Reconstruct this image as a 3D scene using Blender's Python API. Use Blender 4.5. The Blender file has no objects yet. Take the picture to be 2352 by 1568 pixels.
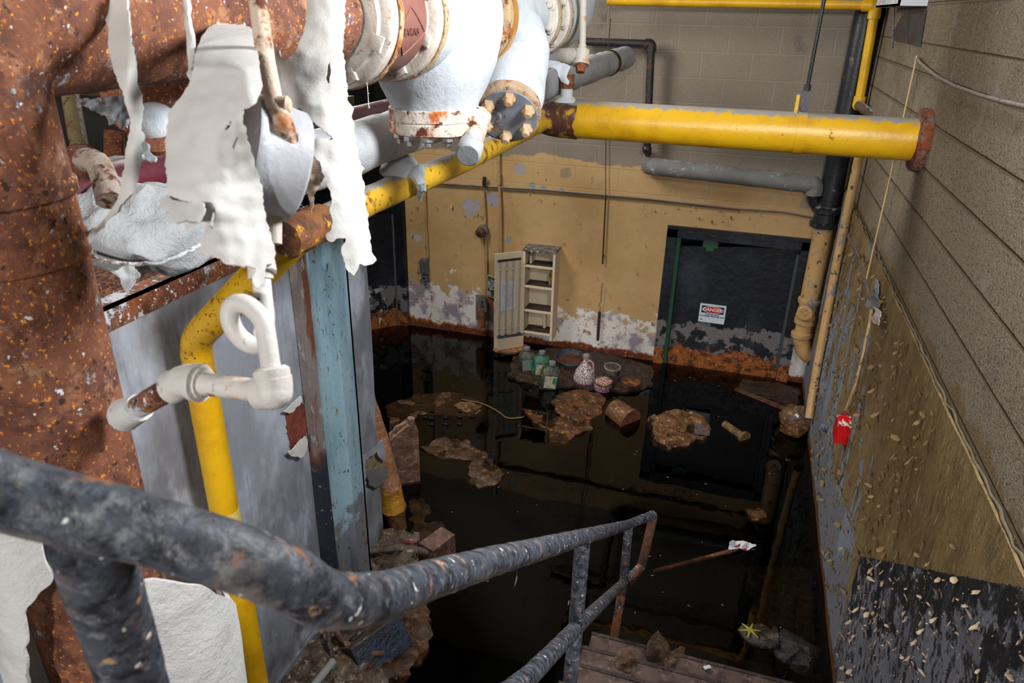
import bpy, bmesh, math, random
from mathutils import Vector, Matrix, noise
from math import pi, sin, cos, radians
random.seed(7)
V = Vector
C = bpy.context.scene.collection
S = bpy.context.scene

# ------------------------------------------------------------------ camera
F_PX, PITCH, YAW, ROLL = 1667.6, .4272, .2977, .0207
CAM = V((0, 0, 3.16))                     # water level is z = 0
_r = V((cos(YAW), sin(YAW), 0)); FW = V((-sin(YAW)*cos(PITCH), cos(YAW)*cos(PITCH), -sin(PITCH)))
_u = _r.cross(FW)
RT = cos(ROLL)*_r + sin(ROLL)*_u; UP = -sin(ROLL)*_r + cos(ROLL)*_u
cd = bpy.data.cameras.new('camera'); cam = bpy.data.objects.new('camera', cd); C.objects.link(cam)
cd.sensor_width = 36; cd.lens = 36*F_PX/2352; cd.clip_start = .02
cam.matrix_world = Matrix(((RT.x, UP.x, -FW.x, CAM.x), (RT.y, UP.y, -FW.y, CAM.y), (RT.z, UP.z, -FW.z, CAM.z), (0, 0, 0, 1)))
cd.dof.use_dof = True; cd.dof.focus_distance = 4.2; cd.dof.aperture_fstop = 9
S.camera = cam

# ------------------------------------------------------------------ light, exposure
S.view_settings.view_transform = 'Standard'; S.view_settings.look = 'None'
S.view_settings.gamma = 1; S.view_settings.use_curve_mapping = False
S.view_settings.exposure = 0
S.cycles.max_bounces = 6; S.cycles.diffuse_bounces = 3; S.cycles.glossy_bounces = 3; S.cycles.transparent_max_bounces = 10
w = bpy.data.worlds.new('world'); S.world = w; w.use_nodes = True
w.node_tree.nodes['Background'].inputs[0].default_value = (.9, .95, 1, 1)
w.node_tree.nodes['Background'].inputs[1].default_value = .03
def area(name, loc, target, size, power, col=(1, 1, 1)):
    l = bpy.data.lights.new(name, 'AREA'); l.shape = 'DISK'; l.size = size; l.energy = power; l.color = col
    o = bpy.data.objects.new(name, l); C.objects.link(o); o.location = loc
    o.rotation_euler = (V(target)-V(loc)).to_track_quat('-Z', 'Y').to_euler(); return o
area('rear_fill_light', (.3, -5.6, 4.45), (-.6, 4, 2), .5, 240, (1, .98, .95))  # light added behind the camera, no known lamp stands there
area('rear_left_fill_light', (-1.3, -4.8, 4.5), (.6, 3, 2), .6, 130, (1, .98, .95))  # second unseen light, added to lift the right wall
area('side_fill_light', (.61, 1.70, 3.74), (-1.4, 2.1, 2.2), .6, 88, (.96, .98, 1))  # added above the frame to brighten the valves and casing
area('high_left_fill_light', (-3.2, 4.6, 4.0), (.86, 3.6, 1.5), 1.4, 135, (1, .97, .92))  # invented source high on the left, aimed at the right wall
area('overhead_fill_light', (-.2, 3.6, 4.5), (-.3, 4.0, 0), 2.0, 4)  # weak overhead light put in as fill, not a known fixture

# ------------------------------------------------------------------ pixel helpers (photo pixel -> point on a plane of the place)
def ray(u, v): return FW + RT*((u-1176)/F_PX) - UP*((v-784)/F_PX)
def at(u, v, d): return CAM + ray(u, v)*d
def onX(u, v, X): q = ray(u, v); return CAM + q*(X/q.x)
def onY(u, v, Y): q = ray(u, v); return CAM + q*(Y/q.y)
def onZ(u, v, Z): q = ray(u, v); return CAM + q*((Z-CAM.z)/q.z)
YB, XR, XC = 6.67, .8625, -1.836          # back wall, right wall, face of the tank casing

# ------------------------------------------------------------------ mesh builder
class G:
    def __init__(s): s.v = []; s.f = []
    def grid(s, rows, closed_u=False, closed_v=False):
        b = len(s.v); n = len(rows[0]); m = len(rows)
        for r in rows: s.v += [V(p) for p in r]
        for i in range(m if closed_v else m-1):
            for j in range(n if closed_u else n-1):
                a = b+i*n+j; c = b+i*n+(j+1) % n; i2 = (i+1) % m
                s.f.append((a, c, b+i2*n+(j+1) % n, b+i2*n+j))
        return s
    def tube(s, path, r, n=14, cap=True, fil=0., step=None):
        P = [V(p) for p in path]
        R = [r]*len(P) if not isinstance(r, (list, tuple)) else list(r)
        if fil:
            Q = [P[0]]; RF = [R[0]]
            for i in range(1, len(P)-1):
                a, b, c = P[i-1], P[i], P[i+1]
                l = min(fil, (b-a).length*.49, (c-b).length*.49)
                p0 = b+(a-b).normalized()*l; p2 = b+(c-b).normalized()*l
                for k in range(9):
                    t = k/8; Q.append(p0*(1-t)**2+b*2*t*(1-t)+p2*t*t); RF.append(R[i])
            Q.append(P[-1]); RF.append(R[-1]); P = Q; R = RF
        if step:
            Q, RR = [P[0]], [R[0]]
            for i in range(1, len(P)):
                k = max(1, int((P[i]-P[i-1]).length/step))
                for j in range(1, k+1):
                    Q.append(P[i-1].lerp(P[i], j/k)); RR.append(R[i-1]+(R[i]-R[i-1])*j/k)
            P, R = Q, RR
        T = [(P[min(i+1, len(P)-1)]-P[max(i-1, 0)]).normalized() for i in range(len(P))]
        t0 = T[0]; nrm = t0.orthogonal().normalized(); rows = []
        for i, p in enumerate(P):
            if i:
                q = T[i-1].rotation_difference(T[i]); nrm = q @ nrm
            nrm = (nrm - T[i]*nrm.dot(T[i])).normalized(); bn = T[i].cross(nrm)
            rows.append([p+(nrm*cos(2*pi*k/n)+bn*sin(2*pi*k/n))*R[i] for k in range(n)])
        b = len(s.v); s.grid(rows, closed_u=True)
        if cap:
            s.f.append(tuple(b+k for k in reversed(range(n)))); e = b+(len(P)-1)*n; s.f.append(tuple(e+k for k in range(n)))
        return s
    def lathe(s, o, axis, prof, n=32, a0=0., a1=2*pi, ref=None):
        o = V(o); ax = V(axis).normalized(); e1 = (V(ref) if ref else ax.orthogonal()); e1 = (e1-ax*e1.dot(ax)).normalized(); e2 = ax.cross(e1)
        full = abs(a1-a0-2*pi) < 1e-6; m = n if full else n+1; b = len(s.v)
        rows = [[o+ax*t+(e1*cos(a0+(a1-a0)*k/n)+e2*sin(a0+(a1-a0)*k/n))*r for k in range(m)] for t, r in prof]
        s.grid(rows, closed_u=full)
        if full:
            if prof[0][1] > 1e-4: s.f.append(tuple(b+k for k in reversed(range(n))))
            if prof[-1][1] > 1e-4: s.f.append(tuple(b+(len(prof)-1)*n+k for k in range(n)))
        return s
    def cyl(s, a, b, r, n=20, bev=.0):
        a, b = V(a), V(b); L = (b-a).length
        pr = [(0, r), (L, r)] if not bev else [(0, r-bev), (bev, r), (L-bev, r), (L, r-bev)]
        return s.lathe(a, b-a, pr, n)
    def box(s, lo, hi, M=None):
        b = len(s.v)
        for x in (lo[0], hi[0]):
            for y in (lo[1], hi[1]):
                for z in (lo[2], hi[2]):
                    p = V((x, y, z)); s.v.append(M @ p if M else p)
        for q in ((0, 1, 3, 2), (4, 6, 7, 5), (0, 4, 5, 1), (2, 3, 7, 6), (0, 2, 6, 4), (1, 5, 7, 3)): s.f.append(tuple(b+i for i in q))
        return s
    def prism(s, poly, off):
        b = len(s.v); n = len(poly); off = V(off)
        s.v += [V(p) for p in poly]+[V(p)+off for p in poly]
        s.f.append(tuple(b+i for i in reversed(range(n)))); s.f.append(tuple(b+n+i for i in range(n)))
        for i in range(n): s.f.append((b+i, b+(i+1) % n, b+n+(i+1) % n, b+n+i))
        return s
    def ball(s, c, r, n=14, m=10, M=None):
        r = V(r) if hasattr(r, '__len__') else V((r, r, r)); c = V(c)
        rows = []
        for i in range(m+1):
            t = pi*(i/m-.5); t = max(min(t, pi/2-.03), -pi/2+.03)
            row = []
            for k in range(n):
                p = V((r.x*cos(t)*cos(2*pi*k/n), r.y*cos(t)*sin(2*pi*k/n), r.z*sin(t)))
                row.append(c+(M @ p if M else p))
            rows.append(row)
        b = len(s.v); s.grid(rows, closed_u=True)
        s.f.append(tuple(b+k for k in reversed(range(n)))); s.f.append(tuple(b+m*n+k for k in range(n)))
        return s
    def lump(s, amp, sc, seed=0, frm=0):
        o = V((seed*3.1, seed*1.7, seed*.9))
        for i in range(frm, len(s.v)):
            p = s.v[i]; s.v[i] = p + noise.noise_vector(p*sc+o)*amp + noise.noise_vector(p*sc*2.7+o)*amp*.4
        return s

def in_poly(x, y, P):
    c = False; j = len(P)-1
    for i in range(len(P)):
        (xi, yi), (xj, yj) = P[i], P[j]
        if (yi > y) != (yj > y) and x < (xj-xi)*(y-yi)/(yj-yi)+xi: c = not c
        j = i
    return c
def near_poly(x, y, P):
    best = (1e9, x, y)
    for i in range(len(P)):
        ax, ay = P[i-1]; bx, by = P[i]; dx, dy = bx-ax, by-ay; L = dx*dx+dy*dy
        t = 0 if L == 0 else max(0, min(1, ((x-ax)*dx+(y-ay)*dy)/L)); qx, qy = ax+t*dx, ay+t*dy; d = (x-qx)**2+(y-qy)**2
        if d < best[0]: best = (d, qx, qy)
    return best[1], best[2]
def rag(P, step, amp, seed=1):
    """subdivide an outline and make it ragged"""
    rnd = random.Random(seed); Q = []
    for i in range(len(P)):
        a, b = V((*P[i-1], 0)), V((*P[i], 0)); L = (b-a).length; k = max(1, int(L/step)); n = V((-(b-a).y, (b-a).x, 0)).normalized() if L else V()
        for j in range(k):
            p = a.lerp(b, j/k); q = p+n*(rnd.uniform(-amp, amp)+amp*1.2*noise.noise(p*.05+V((seed, 0, 0)))); Q.append((q.x, q.y))
    return Q
def sheet(poly, fn, step, thick, holes=(), nrm=None):
    """a torn sheet of real thickness: the outline is filled with a fine grid, mapped by fn(a, b) and thickened"""
    xs = [p[0] for p in poly]; ys = [p[1] for p in poly]; x0, y0 = min(xs)-step, min(ys)-step
    nx, ny = int((max(xs)-x0)/step)+2, int((max(ys)-y0)/step)+2
    cells = set()
    for i in range(nx):
        for j in range(ny):
            cx, cy = x0+(i+.5)*step, y0+(j+.5)*step
            if in_poly(cx, cy, poly) and not any(in_poly(cx, cy, h) for h in holes): cells.add((i, j))
    idx = {}; bm = bmesh.new()
    for (i, j) in cells:
        for a, b in ((i, j), (i+1, j), (i+1, j+1), (i, j+1)): idx.setdefault((a, b), None)
    for (a, b) in idx:
        x, y = x0+a*step, y0+b*step
        if sum((a-k, b-l) in cells for k in (0, 1) for l in (0, 1)) < 4:
            best = near_poly(x, y, poly)
            for h in holes:
                q = near_poly(x, y, h)
                if (q[0]-x)**2+(q[1]-y)**2 < (best[0]-x)**2+(best[1]-y)**2: best = q
            if (best[0]-x)**2+(best[1]-y)**2 < (1.6*step)**2: x, y = best
        idx[(a, b)] = bm.verts.new(fn(x, y))
    for (i, j) in cells:
        bm.faces.new([idx[k] for k in ((i, j), (i+1, j), (i+1, j+1), (i, j+1))])
    bmesh.ops.recalc_face_normals(bm, faces=bm.faces); bm.normal_update()
    bmesh.ops.solidify(bm, geom=bm.faces[:], thickness=thick)
    g = G(); bm.verts.index_update(); g.v = [v.co.copy() for v in bm.verts]; g.f = [tuple(v.index for v in f.verts) for f in bm.faces]; bm.free(); return g

# ------------------------------------------------------------------ object helpers
def link(name, g, m, loc=None, parent=None, ang=38, smooth=True):
    me = bpy.data.meshes.new(name); L = V(loc) if loc is not None else V()
    me.from_pydata([tuple(p-L) for p in g.v], [], g.f); me.update(); me.materials.append(m)
    bm = bmesh.new(); bm.from_mesh(me); bmesh.ops.recalc_face_normals(bm, faces=bm.faces); bm.to_mesh(me); bm.free()
    if smooth:
        me.shade_smooth(); me.set_sharp_from_angle(angle=radians(ang))
    o = bpy.data.objects.new(name, me); C.objects.link(o); o.location = L
    if parent: o.parent = parent; o.location = V()
    return o
def thing(name, label, cat, loc, group=None):
    o = bpy.data.objects.new(name, None); C.objects.link(o); o.location = V(loc); o['label'] = label; o['category'] = cat
    o.empty_display_size = .05
    if group: o['group'] = group
    return o
def wloc(o):
    p = V(o.location)
    while o.parent: o = o.parent; p += V(o.location)
    return p
def part(name, g, m, root, label=None, **k):
    base = wloc(root); g2 = G(); g2.v = [p-base for p in g.v]; g2.f = g.f
    o = link(name, g2, m, None, root, **k)
    if label: o['label'] = label
    return o
def solo(name, g, m, label, cat, group=None, kind=None, **k):
    xs = [p.x for p in g.v]; ys = [p.y for p in g.v]; zs = [p.z for p in g.v]
    o = link(name, g, m, ((min(xs)+max(xs))/2, (min(ys)+max(ys))/2, min(zs)), **k)
    if label: o['label'] = label
    if cat: o['category'] = cat
    if group: o['group'] = group
    if kind: o['kind'] = kind
    return o
def struct(name, g, m, **k):
    o = link(name, g, m, **k); o['kind'] = 'structure'; return o
def text_mesh(body, size, M, depth=.001, align='CENTER', bold=0., sx=1.):
    cu = bpy.data.curves.new('t', 'FONT'); cu.body = body; cu.size = size; cu.align_x = align; cu.align_y = 'CENTER'; cu.extrude = depth; cu.offset = bold
    o = bpy.data.objects.new('t', cu); C.objects.link(o)
    dg = bpy.context.evaluated_depsgraph_get(); me = bpy.data.meshes.new_from_object(o.evaluated_get(dg))
    g = G(); g.v = [M @ V((v.co.x*sx, v.co.y, v.co.z)) for v in me.vertices]; g.f = [tuple(p.vertices) for p in me.polygons]
    bpy.data.objects.remove(o); bpy.data.curves.remove(cu); bpy.data.meshes.remove(me); return g

# ------------------------------------------------------------------ materials
def col(c):
    f = lambda x: (x/255/12.92) if x/255 <= .04045 else ((x/255+.055)/1.055)**2.4
    return (f(c[0]), f(c[1]), f(c[2]), 1)
class Mat:
    def __init__(s, name, base, rough=.6, metal=0., spec=.5):
        s.m = bpy.data.materials.new(name); s.m.use_nodes = True; s.nt = s.m.node_tree; s.N = s.nt.nodes; s.L = s.nt.links
        s.b = s.N['Principled BSDF']; s.b.inputs['Roughness'].default_value = rough; s.b.inputs['Metallic'].default_value = metal
        s.b.inputs['Specular IOR Level'].default_value = spec
        rgb = s.N.new('ShaderNodeRGB'); rgb.outputs[0].default_value = col(base); s.c = rgb.outputs[0]
        s.geo = s.N.new('ShaderNodeNewGeometry'); s.pos = s.geo.outputs['Position']; s.h = None; s.rg = None
    def math(s, op, a, b=None, cl=False):
        n = s.N.new('ShaderNodeMath'); n.operation = op; n.use_clamp = cl
        for i, x in enumerate((a, b)):
            if x is None: continue
            if isinstance(x, (int, float)): n.inputs[i].default_value = x
            else: s.L.new(x, n.inputs[i])
        return n.outputs[0]
    def rng(s, x, a, b, c=0., d=1., smooth=False):
        n = s.N.new('ShaderNodeMapRange'); n.interpolation_type = 'SMOOTHSTEP' if smooth else 'LINEAR'
        s.L.new(x, n.inputs[0])
        for i, y in enumerate((a, b, c, d)): n.inputs[i+1].default_value = y
        return n.outputs[0]
    def xyz(s):
        n = s.N.new('ShaderNodeSeparateXYZ'); s.L.new(s.pos, n.inputs[0]); return n.outputs
    def axis(s, a):
        if a == 'nz':
            n = s.N.new('ShaderNodeSeparateXYZ'); s.L.new(s.geo.outputs['Normal'], n.inputs[0]); return n.outputs[2]
        return s.xyz()['xyz'.index(a)]
    def noise(s, sc, st=(1, 1, 1), det=4, rgh=.6, off=(0, 0, 0), dist=0., kind='n'):
        mp = s.N.new('ShaderNodeMapping'); mp.inputs['Scale'].default_value = st; mp.inputs['Location'].default_value = off
        s.L.new(s.pos, mp.inputs[0])
        if kind == 'v':
            n = s.N.new('ShaderNodeTexVoronoi'); n.inputs['Scale'].default_value = sc; s.L.new(mp.outputs[0], n.inputs['Vector']); return n.outputs['Distance']
        n = s.N.new('ShaderNodeTexNoise'); n.inputs['Scale'].default_value = sc; n.inputs['Detail'].default_value = det; n.inputs['Roughness'].default_value = rgh
        n.inputs['Distortion'].default_value = dist
        s.L.new(mp.outputs[0], n.inputs['Vector']); return n.outputs[0]
    def mask(s, sc, t, wd=.03, st=(1, 1, 1), det=5, rgh=.6, off=(0, 0, 0), bias=(), dist=0., kind='n', lim=None):
        """noise > t; bias = ((axis, lo, hi, at_lo, at_hi), ...) is added to the noise before the threshold"""
        x = s.noise(sc, st, det, rgh, off, dist, kind)
        for a, lo, hi, b0, b1 in bias:
            x = s.math('ADD', x, s.rng(s.axis(a), lo, hi, b0, b1))
        x = s.rng(x, t-wd, t+wd, 0, 1, True)
        if lim is not None: x = s.math('MULTIPLY', x, lim)
        return x
    def mix(s, c, fac, rough=None, height=None):
        n = s.N.new('ShaderNodeMix'); n.data_type = 'RGBA'
        if isinstance(fac, (int, float)): n.inputs[0].default_value = fac
        else: s.L.new(fac, n.inputs[0])
        s.L.new(s.c, n.inputs[6])
        if isinstance(c, tuple): n.inputs[7].default_value = col(c)
        else: s.L.new(c, n.inputs[7])
        s.c = n.outputs[2]
        if rough is not None:
            r = s.N.new('ShaderNodeMix'); s.L.new(fac, r.inputs[0])
            if s.rg is None: r.inputs[2].default_value = s.b.inputs['Roughness'].default_value
            else: s.L.new(s.rg, r.inputs[2])
            r.inputs[3].default_value = rough; s.rg = r.outputs[0]
        if height is not None: s.relief(fac, height)
        return s
    def spots(s, c, sc, t, wd=.03, rough=None, height=None, a=1., **k):
        f = s.mask(sc, t, wd, **k)
        if a < 1: f = s.math('MULTIPLY', f, a)
        return s.mix(c, f, rough, height)
    def relief(s, x, h):
        y = s.math('MULTIPLY', x, h); s.h = y if s.h is None else s.math('ADD', s.h, y); return s
    def grain(s, sc, h, **k): return s.relief(s.noise(sc, **k), h)
    def block(s, ax, x0, z0, mort, mfac=.006):
        """concrete block courses: returns the mortar mask"""
        o = s.xyz(); cb = s.N.new('ShaderNodeCombineXYZ')
        s.L.new(s.math('SUBTRACT', o['xyz'.index(ax)], x0), cb.inputs[0]); s.L.new(s.math('SUBTRACT', o[2], z0), cb.inputs[1])
        n = s.N.new('ShaderNodeTexBrick'); s.L.new(cb.outputs[0], n.inputs['Vector'])
        n.inputs['Scale'].default_value = 1; n.inputs['Mortar Size'].default_value = mfac; n.inputs['Mortar Smooth'].default_value = .4
        n.inputs['Brick Width'].default_value = .4064; n.inputs['Row Height'].default_value = .2032; n.offset = .5
        return n.outputs['Fac']
    def done(s, bump=1.):
        s.L.new(s.c, s.b.inputs['Base Color'])
        if s.rg is not None: s.L.new(s.rg, s.b.inputs['Roughness'])
        if s.h is not None:
            n = s.N.new('ShaderNodeBump'); n.inputs['Strength'].default_value = bump; n.inputs['Distance'].default_value = 1
            s.L.new(s.h, n.inputs['Height']); s.L.new(n.outputs[0], s.b.inputs['Normal'])
        return s.m
def plain(name, c, rough=.6, metal=0., dirt=None, sc=30):
    m = Mat(name, c, rough, metal)
    if dirt: m.spots(dirt, sc, .55, .12)
    m.grain(sc*3, .0008)
    return m.done()

# walls
def m_back():
    m = Mat('painted_block', (132, 121, 106), .85)
    m.spots((120, 112, 102), 1.3, .55, .15, det=6, a=.7)
    m.spots((154, 142, 126), 220, .58, .06, det=2, a=.6); m.spots((96, 90, 82), 170, .60, .05, det=2, off=(3, 1, 2), a=.7)
    m.spots((78, 76, 76), 2.2, .66, .06, off=(5, 0, 1), bias=(('z', 2.3, 3.4, -.1, .02),), a=.6)
    mo = m.math('MULTIPLY', m.block('x', -.852, 3.08-19*.2032, .006), m.rng(m.xyz()[2], 1.5, 1.75, .08, 1)); m.mix((150, 138, 120), m.math('MULTIPLY', mo, .7))
    m.relief(mo, -.003); m.grain(260, .0022, det=2)
    # yellow paint below about 1.93 m
    yl = m.mask(3, .5, .035, st=(1, 1, 2), bias=(('z', 1.80, 2.04, .5, -.5),))
    m.mix((190, 156, 106), yl, .55)
    m.spots((172, 134, 82), 1.6, .55, .12, lim=yl, a=.6); m.spots((160, 138, 100), 6, .62, .08, lim=yl, a=.6)
    bare = m.mask(4.5, .745, .015, det=8, lim=yl, off=(1.2, 0, .3)); m.mix((160, 152, 162), bare, .8, -.0015)
    m.spots((120, 134, 150), 7, .775, .012, det=6, lim=yl, off=(2.2, 0, 9.3))
    for u_, v_, r_, c_ in ((1082, 476, .10, (164, 156, 168)), (1132, 458, .075, (158, 150, 160)), (1195, 388, .06, (160, 150, 152)), (1222, 427, .030, (124, 146, 160)), (1250, 431, .030, (124, 146, 160)), (1291, 437, .022, (128, 146, 156)), (960, 545, .05, (176, 168, 166)), (1300, 398, .05, (150, 132, 104)), (1168, 552, .035, (132, 146, 158)), (1072, 672, .02, (120, 140, 158)), (1850, 470, .05, (160, 148, 128))):
        q_ = onY(u_, v_, YB); dv = m.N.new('ShaderNodeVectorMath'); dv.operation = 'DISTANCE'; m.L.new(m.pos, dv.inputs[0]); dv.inputs[1].default_value = q_
        e_ = m.math('ADD', m.math('DIVIDE', dv.outputs['Value'], r_), m.math('MULTIPLY', m.math('SUBTRACT', m.noise(28, det=5, off=(u_*.1, 0, 0)), .5), 2.4))
        m.mix(c_, m.rng(e_, .85, 1.0, 1, 0), None, -.002)
    low = m.mask(4.2, .60, .025, det=10, rgh=.68, bias=(('z', .05, 1.15, .29, -.36), ('x', -3.2, -1.8, .10, 0)), lim=yl)
    m.mix((220, 214, 208), low, .85, -.002)
    m.spots((150, 138, 150), 5, .56, .06, det=6, lim=low, off=(4, 0, 2)); m.spots((146, 108, 72), 12, .62, .03, det=6, lim=low, off=(7, 0, 2)); m.spots((120, 132, 148), 6, .68, .02, lim=low, off=(9, 1, 2))
    m.spots((60, 48, 40), 60, .70, .03, det=3, lim=low)
    rust = m.mask(9, .5, .07, st=(1, 1, .6), det=7, bias=(('z', .01, .15, .30, -.42), ('x', -3.2, -2.6, .16, 0))); m.mix((158, 92, 34), rust, .8)
    m.spots((96, 44, 16), 9, .5, .1, det=5, bias=(('z', .0, .14, .40, -.45),)); m.spots((170, 110, 44), 30, .62, .05, lim=rust)
    m.spots((66, 48, 32), 90, .72, .02, lim=yl, det=2)
    cr = m.mask(14, .70, .02, det=6, st=(1, 1, .6), lim=yl); m.relief(cr, .006)
    m.grain(12, .004, det=6)
    return m.done(.8)
def m_right():
    m = Mat('rough_block', (138, 124, 104), .8)
    m.spots((98, 82, 56), 1.1, .52, .15, bias=(('z', 2.5, 3.6, -.12, .12), ('y', 2.0, 4.5, -.02, .10)), det=6, a=.8)
    m.spots((172, 164, 152), 130, .60, .05, det=2, a=.75); m.spots((70, 62, 52), 120, .58, .05, det=2, off=(3, 1, 2), a=.8)
    m.spots((176, 176, 172), 16, .62, .06, det=6, bias=(('z', 2.75, 2.95, .0, .03), ('y', 1.6, 3.2, .05, -.25)), a=.7)
    m.spots((150, 146, 140), 3, .66, .06, det=7, off=(2, 2, 0), a=.5)
    m.spots((110, 84, 34), 5, .55, .08, det=6, bias=(('z', 1.88, 2.04, .2, -.4),), a=.7)
    z = m.xyz()[2]; up = m.rng(z, 3.034, 3.036); dn = m.math('SUBTRACT', 1, up)
    a = m.math('MULTIPLY', m.block('y', 3.5755-.2032*0, 3.2995-25*.2032, .006), dn); b = m.math('MULTIPLY', m.block('y', 4.4062, 3.035-20*.2032, .006), up)
    mo = m.math('ADD', a, b); m.mix((150, 134, 98), m.math('MULTIPLY', mo, .9)); m.relief(mo, -.004)
    def hl(z0): return m.rng(m.math('ABSOLUTE', m.math('SUBTRACT', m.math('FRACT', m.math('ADD', m.math('DIVIDE', m.math('SUBTRACT', m.math('ADD', z, m.math('MULTIPLY', m.math('SUBTRACT', m.noise(9, det=3), .5), .008)), z0), .2032), .5)), .5)), .025, .05, 1, 0)
    gr = m.math('ADD', m.math('MULTIPLY', hl(3.2995-25*.2032), dn), m.math('MULTIPLY', hl(3.035-20*.2032), up)); m.mix((58, 50, 40), m.math('MULTIPLY', gr, .55)); m.relief(gr, -.008)  # level joints darkened in the colour for the shade in their grooves
    m.grain(150, .007, det=3); return m.done(1)
def m_plaster():
    """lower right wall: brown paint flaking to blue-grey, black paint along the stair"""
    m = Mat('flaking_paint', (138, 116, 76), .62, spec=.5)
    m.spots((112, 90, 54), 3, .5, .12, st=(1, 1, .5), det=6); m.spots((160, 140, 102), 60, .62, .05, st=(1, 1, .25), det=4, a=.7); m.spots((88, 72, 48), 50, .6, .05, st=(1, 1, .22), det=4, off=(4, 2, 1), a=.7)
    m.spots((172, 148, 102), 16, .665, .03, st=(1, 1, .3), det=7, off=(7, 2, 3), height=.003, a=.8); m.spots((70, 56, 36), 14, .64, .05, st=(1, 1, .25), det=7, off=(1, 8, 3), a=.7)
    blue = m.mask(6.5, .60, .02, st=(1, 1.2, .35), det=8, bias=(('y', 3.0, 4.8, -.10, .05), ('z', .2, 1.6, .10, -.03))); m.mix((126, 136, 152), blue, .8, -.003)
    lo = m.mask(5, .55, .05, st=(1, 1, .4), det=7, bias=(('z', .25, .85, .34, -.40), ('y', 3.0, 3.3, -.6, .0))); m.mix((112, 114, 122), lo, .85, -.003)
    # black painted wainscot following the stair, ends at y = 3.25
    o = m.xyz(); lin = m.math('ADD', o[2], m.math('MULTIPLY', o[1], .753))
    jit = m.math('MULTIPLY', m.math('SUBTRACT', m.noise(25, det=3), .5), .03)
    bl = m.math('MULTIPLY', m.rng(m.math('ADD', lin, jit), 3.168, 3.172, 1, 0), m.rng(m.math('ADD', o[1], m.math('MULTIPLY', jit, 2)), 3.24, 3.26, 1, 0))
    m.mix((30, 30, 34), bl, .55)
    m.spots((62, 62, 66), 20, .6, .06, lim=bl, st=(1, 1, .4)); m.spots((96, 96, 100), 34, .68, .02, lim=bl, det=5)
    d = m.math('SUBTRACT', 3.17, lin)
    pk = m.noise(7, det=9, rgh=.68); pk = m.math('ADD', pk, m.rng(d, 0, .5, -.05, .13)); pk = m.math('MULTIPLY', m.rng(pk, .505, .535, 0, 1, True), bl)
    m.mix((112, 114, 124), pk, .85, -.004)
    m.spots((90, 92, 102), 4, .55, .1, lim=pk); m.spots((34, 34, 38), 26, .55, .02, det=8, lim=pk, st=(1, 1, .7)); m.spots((170, 166, 160), 60, .70, .02, det=3, lim=pk, off=(3, 3, 3))
    rust = m.mask(5, .5, .1, det=6, bias=(('z', .0, .16, .3, -.5),)); m.mix((88, 52, 24), rust, .7)
    m.grain(26, .012, st=(1, 1, .35), det=5); m.grain(120, .003, det=3)
    return m.done(1)
def m_pipe(name, base, dark, rust=(120, 62, 24), rt=.66, dust=.35, rough=.42, sc=9, dustc=(150, 146, 140)):
    m = Mat(name, base, rough); m.spots(dark, 5, .55, .12, det=6, a=.8)
    m.spots(rust, sc, rt, .04, det=8, rgh=.68, rough=.85, height=-.0012); m.spots(tuple(int(c*.55) for c in rust), sc*3, rt+.03, .03, det=5, rough=.85)
    if dust: m.spots(dustc, 22, .56, .12, det=5, bias=(('nz', .45, 1., -.5, dust*.6),), rough=.9)
    m.grain(40, .0016, det=5); return m.done()
def m_rust(name, white=.66, orange=.62, base=(128, 76, 52)):
    m = Mat(name, base, .8); m.spots((84, 46, 32), 14, .52, .1, det=7); m.spots((150, 96, 66), 30, .55, .08, det=5, a=.8); m.spots((112, 70, 58), 6, .56, .1, a=.7)
    m.spots((178, 132, 100), 20, .60, .06, det=8, rgh=.7, a=.7, off=(2, 0, 4)); m.spots((196, 112, 36), 70, orange+.01, .03, det=7, rgh=.72); m.spots((56, 30, 22), 60, .62, .04, det=6); m.spots((232, 144, 44), 120, .655, .02, det=2, off=(3, 3, 1)); m.spots((196, 170, 152), 42, .66, .04, det=8, rgh=.7, off=(8, 1, 2), a=.6)
    m.spots((206, 206, 212), 9, white-.04, .025, det=10, rgh=.74, off=(1, 5, 3), height=.0015); m.spots((226, 226, 230), 60, white+.035, .02, det=3, off=(6, 2, 1), height=.001)
    m.grain(70, .005, det=7, rgh=.7); m.grain(16, .002, det=4); return m.done()
def m_white(name, base=(206, 208, 212), rust=None, rt=.68, crack=0., dirt=(150, 152, 156), bump=.004, rough=.7):
    m = Mat(name, base, rough); m.spots(dirt, 7, .60, .10, det=7, a=.6); m.spots(tuple(min(255, int(c*1.06)) for c in base), 12, .56, .1, det=5, a=.5)
    if rust:
        m.spots(rust, 13, rt, .06, det=8, rgh=.68, rough=.85); m.spots((92, 44, 22), 30, rt+.03, .05, det=6, rough=.85)
    if crack:
        m.spots((96, 94, 92), 16, crack, .012, det=8, rgh=.7, st=(1, 1, .7), off=(2, 7, 1))
    m.grain(28, bump, det=6, rgh=.65); m.grain(150, bump*.25, det=3); return m.done()
def m_rail():
    m = Mat('worn_black_paint', (70, 75, 85), .42); m.spots((34, 36, 44), 42, .53, .07, det=8, rgh=.7); m.spots((122, 122, 128), 55, .58, .06, det=8, rgh=.7, off=(4, 1, 2), a=.85)
    m.spots((126, 116, 108), 14, .57, .10, det=6, bias=(('nz', -1, .1, .14, -.12),), a=.9); m.spots((172, 138, 104), 26, .665, .03, det=6, off=(2, 2, 5), rough=.8)
    m.spots((142, 82, 42), 20, .5, .06, det=7, bias=(('z', .0, .75, .10, -.20),), rough=.85); m.spots((150, 96, 60), 24, .66, .03, det=7, off=(5, 5, 5), rough=.85); m.spots((226, 228, 226), 52, .70, .012, det=2, off=(1, 9, 4), rough=.8)
    m.grain(60, .0035, det=6, rgh=.65); return m.done()
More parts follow.
